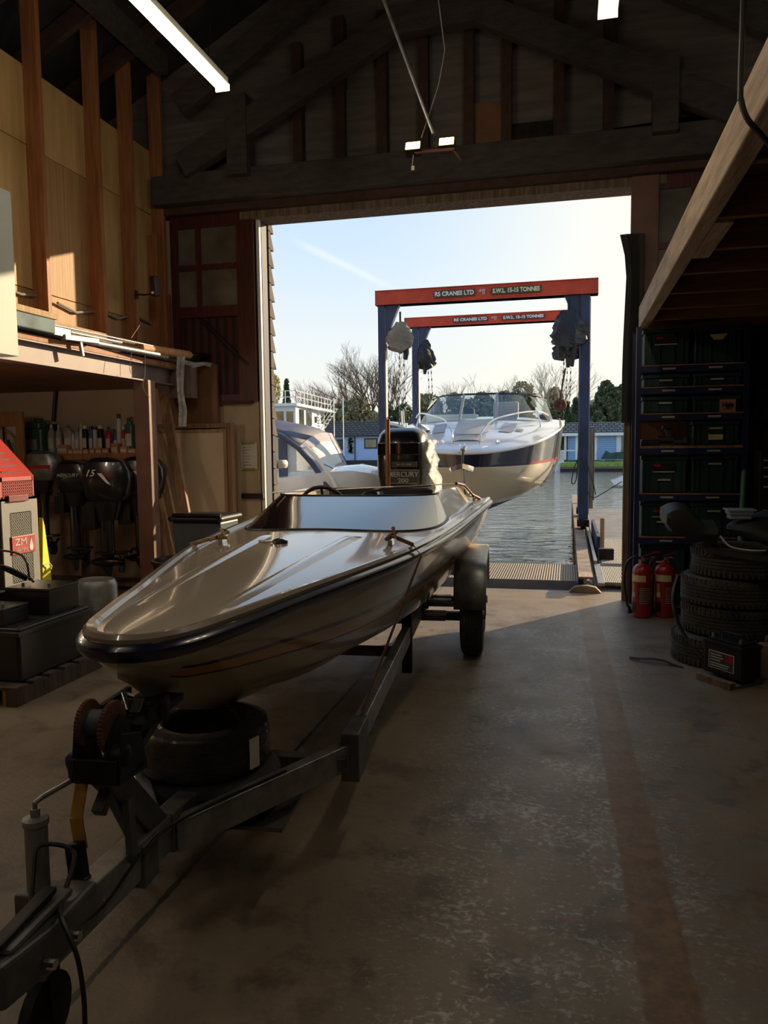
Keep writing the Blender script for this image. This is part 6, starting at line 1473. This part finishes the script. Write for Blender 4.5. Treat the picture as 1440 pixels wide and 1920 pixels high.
# deck and hull loft along X, bow to the right
nose=atY(722,912,13.9)
st_=[]
for x,hw_,zd in ((nose.x,.02,.96),(nose.x-.06,.28,1.02),(nose.x-.2,.52,1.10),(nose.x-.5,.80,1.16),(nose.x-.9,1.0,1.14),(nose.x-1.5,1.15,1.06),(nose.x-3,1.2,.95),(nose.x-5.5,1.2,.9)):
    yc=14.15; st_.append([(x,yc+hw_*t,(zd+.10*(1-t*t)) ) for t in (-1,-.7,-.35,0,.35,.7,1)])
part('foredeck',MB().grid(st_),'white_gel',cb_,smooth=True)
part('hull',MB().grid([[(r[0][0],r[0][1],r[0][2]),(r[0][0]-.03,r[0][1]-.02,r[0][2]-.12),(r[0][0]-.15,r[0][1]+.1,.1),(r[0][0]-.35,(r[0][1]+14.15)/2,WZ-.2)] for r in st_]).grid([[(r[-1][0],r[-1][1],r[-1][2]),(r[-1][0]-.15,r[-1][1]-.1,.1),(r[-1][0]-.35,(r[-1][1]+14.15)/2,WZ-.2)] for r in st_]),'white_gel',cb_,smooth=True)
part('bow_pulpit',MB().tube([atY(665,882,14.9),atY(700,883,14.9),atY(722,884,14.9)],.015,6).tube([atY(688,883,14.9),atY(694,905,14.9)],.012,6),'chrome',cb_)
part('cover_strap',MB().tube([atY(598,866,13.3),atY(640,886,13.6),atY(680,904,13.9)],.008,5).tube([atY(635,902,13.5),atY(690,880,14.3)],.006,5),'black_plastic',cb_)
part('round_fender',MB().lathe([(.14*math.sin(t),.14*math.cos(t)) for t in [PI*i/12 for i in range(13)]],atY(679,883,14.5),16),'white_paint',cb_,smooth=True)
# box on outer wall
q=atY(503,829,8.75)
solo('outdoor_socket_box',MB().box(-3.42,q.x+.04,8.45,8.62,atY(503,843,8.6).z,atY(503,815,8.6).z),'crane_blue','blue grey electrical box on the outside wall left of the doorway','box',bev=.02)
solo('coiled_hose',MB().lathe([(.09+.03*math.cos(t),.05*math.sin(t)) for t in [2*PI*i/10 for i in range(11)]],(-3.32,8.52,atY(503,870,8.6).z),16),'white_paint','pale coiled hose under the electrical box on the outside wall','hose',smooth=True)
# ================================================================ far bank
def bld(name,label,loc,cat='houseboat'): return thing(name,label,cat,loc)
Yh=75
def wbox(px0,px1,py0,py1,Y0,Y1): a=atY(px0,py0,Y0); b=atY(px1,py1,Y0); return (a.x,b.x,Y0,Y1,b.z,a.z)
b1=bld('houseboat','long pale blue houseboat with a dark tiled roof behind the large outboard',(-19,Yh+3,WZ))
x0,x1,y0,y1,z0,z1=wbox(604,800,817,862,Yh,Yh+6)
part('wall',MB().box(x0,x1,y0,y1,z0,z1),'house_blue_pale',b1)
part('hull',MB().box(x0-.5,x1+.5,y0-.6,y1,WZ-.5,z0),'hull_black',b1)
zr=atY(605,793,Yh+3).z
part('roof',MB().prism([(x0-.4,y0-.4,z1-.05),(x0-.4,y1+.4,z1-.05),(x0-.4,y1-1.5,zr),(x0-.4,y0+1.6,zr)],(x1-x0+.8,0,0)),'tiles_grey',b1)
part('fascia',MB().box(x0-.4,x1+.4,y0-.45,y0-.38,z1-.15,z1+.02),'hull_black',b1)
for a,b,c,d in ((630,645,824,843),(683,708,822,841)):
    X0,X1,_,_,Z0,Z1=wbox(a,b,c,d,Yh,Yh); wn_=part('window',MB().box(X0,X1,Yh-.06,Yh,Z0,Z1),'hull_black',b1); part('pane',MB().box(X0+.12,X1-.12,Yh-.09,Yh-.06,Z0+.12,Z1-.12),'win_dark',wn_)
q=atY(665,817,Yh-.1); part('downpipe',MB().tube([(q.x,Yh-.1,z1),(q.x,Yh-.1,z0)],.05,6),'hull_black',b1)
random.seed(11); lf=MB()
for i in range(160):
    xx=atY(656+random.gauss(0,2.2),817,Yh-.1).x; zz=atY(656,random.uniform(822,850),Yh-.1).z; lf.box(xx,xx+.10,Yh-.14,Yh-.10,zz,zz+.10)
part('climbing_plant',lf,'dark_leaf',b1,kind='stuff')
b2=bld('houseboat','white upper deck houseboat with a railed roof terrace at the left of the opening',(-27,64,WZ))
Yl=60
x0,x1,_,_,z0,z1=wbox(440,556,764,862,Yl,Yl)
xe=atY(608,775,72).x
part('wall',MB().prism([(x0,Yl,WZ),(x1,Yl,WZ),(xe,72,WZ),(x0,72,WZ)],(0,0,z1-WZ)),'house_white',b2)
part('roof_deck',MB().prism([(x0,Yl-.5,z1),(x1+.3,Yl-.5,z1),(xe+.8,72.5,z1),(x0,72.5,z1)],(0,0,.22)),'white_paint',b2)
for a,b in ((517,534),(536,552)):
    X0,X1,_,_,Z0,Z1=wbox(a,b,770,797,Yl,Yl); o=part('window',MB().box(X0,X1,Yl-.06,Yl,Z0,Z1),'white_paint',b2); part('pane',MB().box(X0+.06,X1-.06,Yl-.09,Yl-.06,Z0+.06,Z1-.06),'win_brown',o)
sd_=Vector((xe-x1,72-Yl,0)); sn=Vector((sd_.y,-sd_.x,0)).normalized()
for f0,f1,py0,py1 in ((.10,.24,770,797),(.32,.50,770,797),(.62,.68,778,790),(.86,.96,772,790)):
    A_=Vector((x1,Yl,0))+sd_*f0; B_=Vector((x1,Yl,0))+sd_*f1; zt=atY(570,py0,64).z; zb2=atY(570,py1,64).z
    part('side_window',MB().prism([(*A_.xy,zb2),(*B_.xy,zb2),(*B_.xy,zt),(*A_.xy,zt)],sn*.06),'win_dark',b2)
rl=MB(); zt0=z1+.22
path=[Vector((x0,Yl-.4,zt0)),Vector((x1+.2,Yl-.4,zt0)),Vector((xe+.6,72.2,zt0))]
for a_,b_,n_ in ((path[0],path[1],6),(path[1],path[2],10)):
    for h in (.5,1.0): rl.tube([a_+Vector((0,0,h)),b_+Vector((0,0,h))],.035,5)
    for i in range(n_+1): p=a_.lerp(b_,i/n_); rl.tube([p,p+Vector((0,0,1.0))],.035,5)
part('terrace_railing',rl,'white_paint',b2)
stt=MB(); A_=Vector((xe+.6,72,zt0)); Bx=atY(600,806,70); 
for dy in (0,1.0): stt.tube([Vector((xe+1.6,70+dy,zt0)),Vector((xe-.9,68+dy,WZ+1.5))],.05,5); stt.tube([Vector((xe+1.6,70+dy,zt0+1)),Vector((xe-.9,68+dy,WZ+2.5))],.035,5)
for i in range(14): p=Vector((xe+1.6,70,zt0)).lerp(Vector((xe-.9,68,WZ+1.5)),i/13); stt.box(p.x-.12,p.x+.12,p.y,p.y+1,p.z,p.z+.04)
for i in (0,1): stt.tube([Vector((xe+1.6+i*.9,70,WZ)),Vector((xe+1.6+i*.9,70,zt0+1))],.05,5)
part('outside_stair',stt,'white_paint',b2)
b3=bld('houseboat','light blue clapboard houseboat with a pale tiled roof at the right of the opening',(2.5,Yh+3,WZ))
x0,x1,y0,y1,z0,z1=wbox(1058,1240,813,862,Yh,Yh+6)
part('wall',MB().box(x0,x1,y0,y1,z0,z1),'clap_blue',b3)
zr=atY(1060,793,Yh+3).z
part('roof',MB().prism([(x0-.5,y0-.5,z1),(x0-.5,y1+.4,z1),(x0+.2,y1-2,zr),(x0+.2,y0+2,zr)],(x1-x0+1,0,0)),'tiles_pale',b3)
part('fascia',MB().box(x0-.5,x1+.5,y0-.55,y0-.45,z1-.25,z1+.02),'white_paint',b3)
for a,b in ((1058,1064),(1079,1085),(1112,1119),(1156,1164)):
    X0,X1,_,_,Z0,Z1=wbox(a,b,814,862,Yh,Yh); part('corner_board',MB().box(X0,X1,Yh-.06,Yh,Z0,Z1),'white_paint' if a!=1156 else 'house_white',b3)
for a,b,c,d in ((1086,1095,818,858),(1164,1172,820,850)):
    X0,X1,_,_,Z0,Z1=wbox(a,b,c,d,Yh,Yh); part('window',MB().box(X0,X1,Yh-.05,Yh,Z0,Z1),'win_dark',b3)
q=atY(1063.5,814,Yh); part('downpipe',MB().tube([(q.x,Yh-.12,z1-.1),(q.x,Yh-.12,z0)],.06,6),'hull_black',b3)
part('lawn_deck',MB().box(x0-.3,x1,Yh-6,Yh,z0-.45,z0-.1),'lawn',b3); part('pontoon',MB().box(x0-.3,x1,Yh-6,y1,WZ+.25,z0-.45),'weather_wood',b3); part('pontoon_float',MB().box(x0-.3,x1,Yh-5.8,y1,WZ-.3,WZ+.25),'hull_black',b3)
fe=MB()
for i in range(9): xx=atY(1041+1.9*i,850,70).x; fe.box(xx,xx+.06,70,70.06,atY(1041,866,70).z,atY(1041,846,70).z)
xa=atY(1040,846,70).x; xb=atY(1078,846,70).x; zt=atY(1041,845,70).z; fe.box(xa,xb,70,70.06,zt-.05,zt+.04); fe.box(xa,atY(1057,846,70).x,69.6,70.4,WZ,atY(1041,866,70).z)
solo('white_fence',fe,'white_paint','short white picket fence at the left end of the light blue houseboat','fence')
tp=MB(); pz=[(1128,861),(1133,852),(1137,845),(1146,850),(1156,848),(1176,847),(1190,861)]
P=[atY(x,y,71.5) for x,y in pz]; 
mbp=MB().prism(P,(0,1.8,0)); solo('covered_dinghy',mbp,'tarp_green','dinghy under a dark green tarpaulin on the lawn of the light blue houseboat','dinghy')
solo('far_dinghy',MB().prism([atY(1146,902,43),atY(1152,909,43),atY(1190,909,43),atY(1190,892,43),atY(1165,894,43)],(0,1.2,0)),'white_gel','white and red bow of a small boat at the right edge of the water','dinghy')
# ---------------------------------------------------------------- trees
def bare_tree(px,Y,ytop,label,seed,m='bark',spread=.5,trunk=.28,levels=6,n0=3,lean=0,g='bare winter trees on the far bank'):
    random.seed(seed); base=atY(px,868,Y); base.z=-.4; H_=atY(px,ytop,Y).z-base.z
    r=thing('bare_tree',label,'tree',base,0,g)
    tm=MB(); bm2=MB(); seglen=H_*.22
    tm.tube([base,base+Vector((lean,0,seglen*.9))],[trunk,trunk*.8],7)
    def grow(p,d,L_,rad,lev):
        if lev==0: return
        mid=p+d*L_*.5+Vector((random.uniform(-1,1),random.uniform(-1,1),0))*L_*.05; e=p+d*L_
        (tm if lev>=levels-1 else bm2).tube([p,mid,e],[rad,rad*.85,rad*.68],5 if lev>3 else 3,cap=False)
        for i in range(random.choice((2,3,3)) if lev>1 else 0):
            a=Vector((random.gauss(0,1),random.gauss(0,.8),random.gauss(0,.45))).normalized()
            nd=(d+a*spread*random.uniform(.7,1.25)+Vector((0,0,.14))).normalized(); q=e if i<2 else p.lerp(e,random.uniform(.4,.8))
            grow(q,nd,L_*random.uniform(.68,.86),rad*.6,lev-1)
    top=base+Vector((lean,0,seglen*.9))
    for i in range(n0):
        a=2*PI*i/n0+random.random(); grow(top,Vector((math.cos(a)*spread*.8,math.sin(a)*spread*.5,1)).normalized(),seglen*.95,trunk*.62,levels)
    part('trunk',tm,m,r); part('branches',bm2,m,r)
bare_tree(694,88,640,'big spreading bare tree left of the nearer gantry',3,'bark',.55,.36,7,4)
bare_tree(738,90,668,'bare tree behind the left posts of the gantries',5,'bark',.5,.30,6,3)
bare_tree(1046,92,662,'tall bare tree rising right of the hoisted cruiser',8,'pale_twig',.5,.26,6,3)
bare_tree(955,98,688,'middle bare tree above the windscreen of the cruiser',12,'pale_twig',.5,.24,6,3)
bare_tree(880,100,694,'low bare tree over the left part of the cruiser windscreen',14,'pale_twig',.55,.24,6,3)
bare_tree(600,92,700,'brown twiggy tree above the roof terrace',17,'brown_twig',.35,.2,6,4)
bare_tree(632,94,704,'brown twiggy tree right of the roof terrace',19,'brown_twig',.38,.2,6,4)
bare_tree(575,93,712,'brown twiggy tree behind the middle of the roof terrace',21,'brown_twig',.35,.2,6,3)
bare_tree(812,96,716,'bare tree just right of the farther left post',23,'bark',.5,.22,6,3)
bare_tree(1010,97,700,'bare tree right of the middle one',25,'pale_twig',.5,.2,6,3)
bare_tree(1128,90,732,'small bare tree above the roof at the right',27,'pale_twig',.5,.2,5,3)
def leafy(px,Y,ytop,wpx,m,label,seed,n=5200,cone=False,base_y=866,name='leafy_tree',g='evergreens and bushes on the far bank',s0=.30):
    random.seed(seed); b=atY(px,base_y,Y); b.z=-.4; H_=atY(px,ytop,Y).z-b.z; W_=wpx/1440*Y/2
    r=thing(name,label,'tree' if H_>4 else 'bush',b,0,g); mb=MB()
    lumps=[(random.uniform(-.75,.75),random.uniform(-.5,.5),random.uniform(.2,.86),random.uniform(.22,.42)) for _ in range(14)]
    for i in range(n):
        if cone:
            t=random.random()**1.3; rr=(1-t)*W_*random.uniform(.6,1.05)+.05; a=random.random()*2*PI; p=Vector((rr*math.cos(a),rr*.8*math.sin(a),t*H_))
        else:
            l=random.choice(lumps); a=random.random()*2*PI; ph_=math.acos(random.uniform(-1,1)); q=l[3]*random.uniform(.8,1.08)
            fz=l[2]; wz=(1 if fz<.6 else 1-(fz-.6)*1.3)
            p=Vector((W_*(l[0]*wz+q*math.sin(ph_)*math.cos(a)),W_*(l[1]+q*math.sin(ph_)*math.sin(a)),H_*(fz+q*.45*math.cos(ph_))))
            if p.z<0: p.z=random.random()*H_*.3
            if p.z>H_: p.z=H_*random.uniform(.85,1)
        c=b+p; s=s0*random.uniform(.5,1.1); u=Vector((random.gauss(0,1),random.gauss(0,1),random.gauss(0,1))).normalized()*s; v=u.cross(Vector((random.gauss(0,1),random.gauss(0,1),random.gauss(0,1)))).normalized()*s*.7
        mb.v+=[c-u,c+v,c+u,c-v]; k=len(mb.v); mb.f.append((k-4,k-3,k-2,k-1)); mb.m.append(0)
    part('trunk',MB().tube([b,b+Vector((0,0,H_*.8))],[.2,.05],6),'bark',r); part('foliage',mb,m,r,kind='stuff')
leafy(511,96,702,52,'yellow_leaf','pale yellow willow at the left edge of the opening',31)
leafy(540,88,712,40,'dark_leaf','pointed dark conifer behind the roof terrace',32,cone=True)
leafy(672,84,740,90,'olive_leaf','green bushy tree at the foot of the big bare tree',33,n=6500)
leafy(640,86,748,60,'olive_leaf','olive bush left of the green bushy tree',34)
leafy(745,86,748,60,'dark_leaf','dark bush between the two left gantry posts',35,n=4200)
leafy(810,95,738,90,'olive_leaf','olive thicket left of the cruiser windscreen',36,n=5200)
leafy(880,96,722,110,'olive_leaf','olive thicket behind the left side of the cruiser windscreen',37,n=6500)
leafy(960,97,716,110,'olive_leaf','olive thicket behind the middle of the cruiser windscreen',38,n=6500)
leafy(1025,94,722,90,'olive_leaf','olive thicket behind the right side of the cruiser windscreen',39,n=5200)
leafy(1062,84,755,34,'dark_leaf','dark conifer just left of the right gantry post',40,cone=True)
leafy(1078,84,748,36,'dark_leaf','dark conifer behind the right gantry post',41,cone=True)
leafy(1112,86,735,70,'dark_leaf','dark green bush above the roof of the light blue houseboat',42,n=6000)
leafy(1150,84,712,80,'dark_leaf','tall dark green tree at the right edge of the opening',43,n=7000)
leafy(1050,85,765,60,'dark_leaf','low dark hedge left of the light blue houseboat',44,n=4000)
leafy(1195,90,700,80,'dark_leaf','dark green tree mostly hidden by the door flap',45,n=3000)
leafy(470,98,715,70,'yellow_leaf','yellow green tree hidden by the door cladding',46,n=3000)
hg=MB(); random.seed(50)
for i in range(16000):
    x=random.uniform(-45,22); c=Vector((x,random.uniform(104,107),random.uniform(-.4,6.2+1.2*math.sin(x*.35)+.6*math.sin(x*.9)))); s=.45*random.uniform(.5,1.1)
    u=Vector((random.gauss(0,1),random.gauss(0,1),random.gauss(0,1))).normalized()*s; v=u.cross(Vector((random.gauss(0,1),random.gauss(0,1),random.gauss(0,1)))).normalized()*s
    hg.v+=[c-u,c+v,c+u,c-v]; k=len(hg.v); hg.f.append((k-4,k-3,k-2,k-1)); hg.m.append(0)
solo('distant_woodland',hg,'olive_leaf','continuous woodland closing the view behind the far bank','woodland',kind='stuff')
S.view_settings.view_transform='Standard'; S.view_settings.look='None'; S.view_settings.gamma=1; S.view_settings.use_curve_mapping=False; S.view_settings.exposure=0.25
try:
    S.cycles.max_bounces=8; S.cycles.diffuse_bounces=4; S.cycles.transparent_max_bounces=12; S.cycles.sample_clamp_indirect=6
except Exception: pass
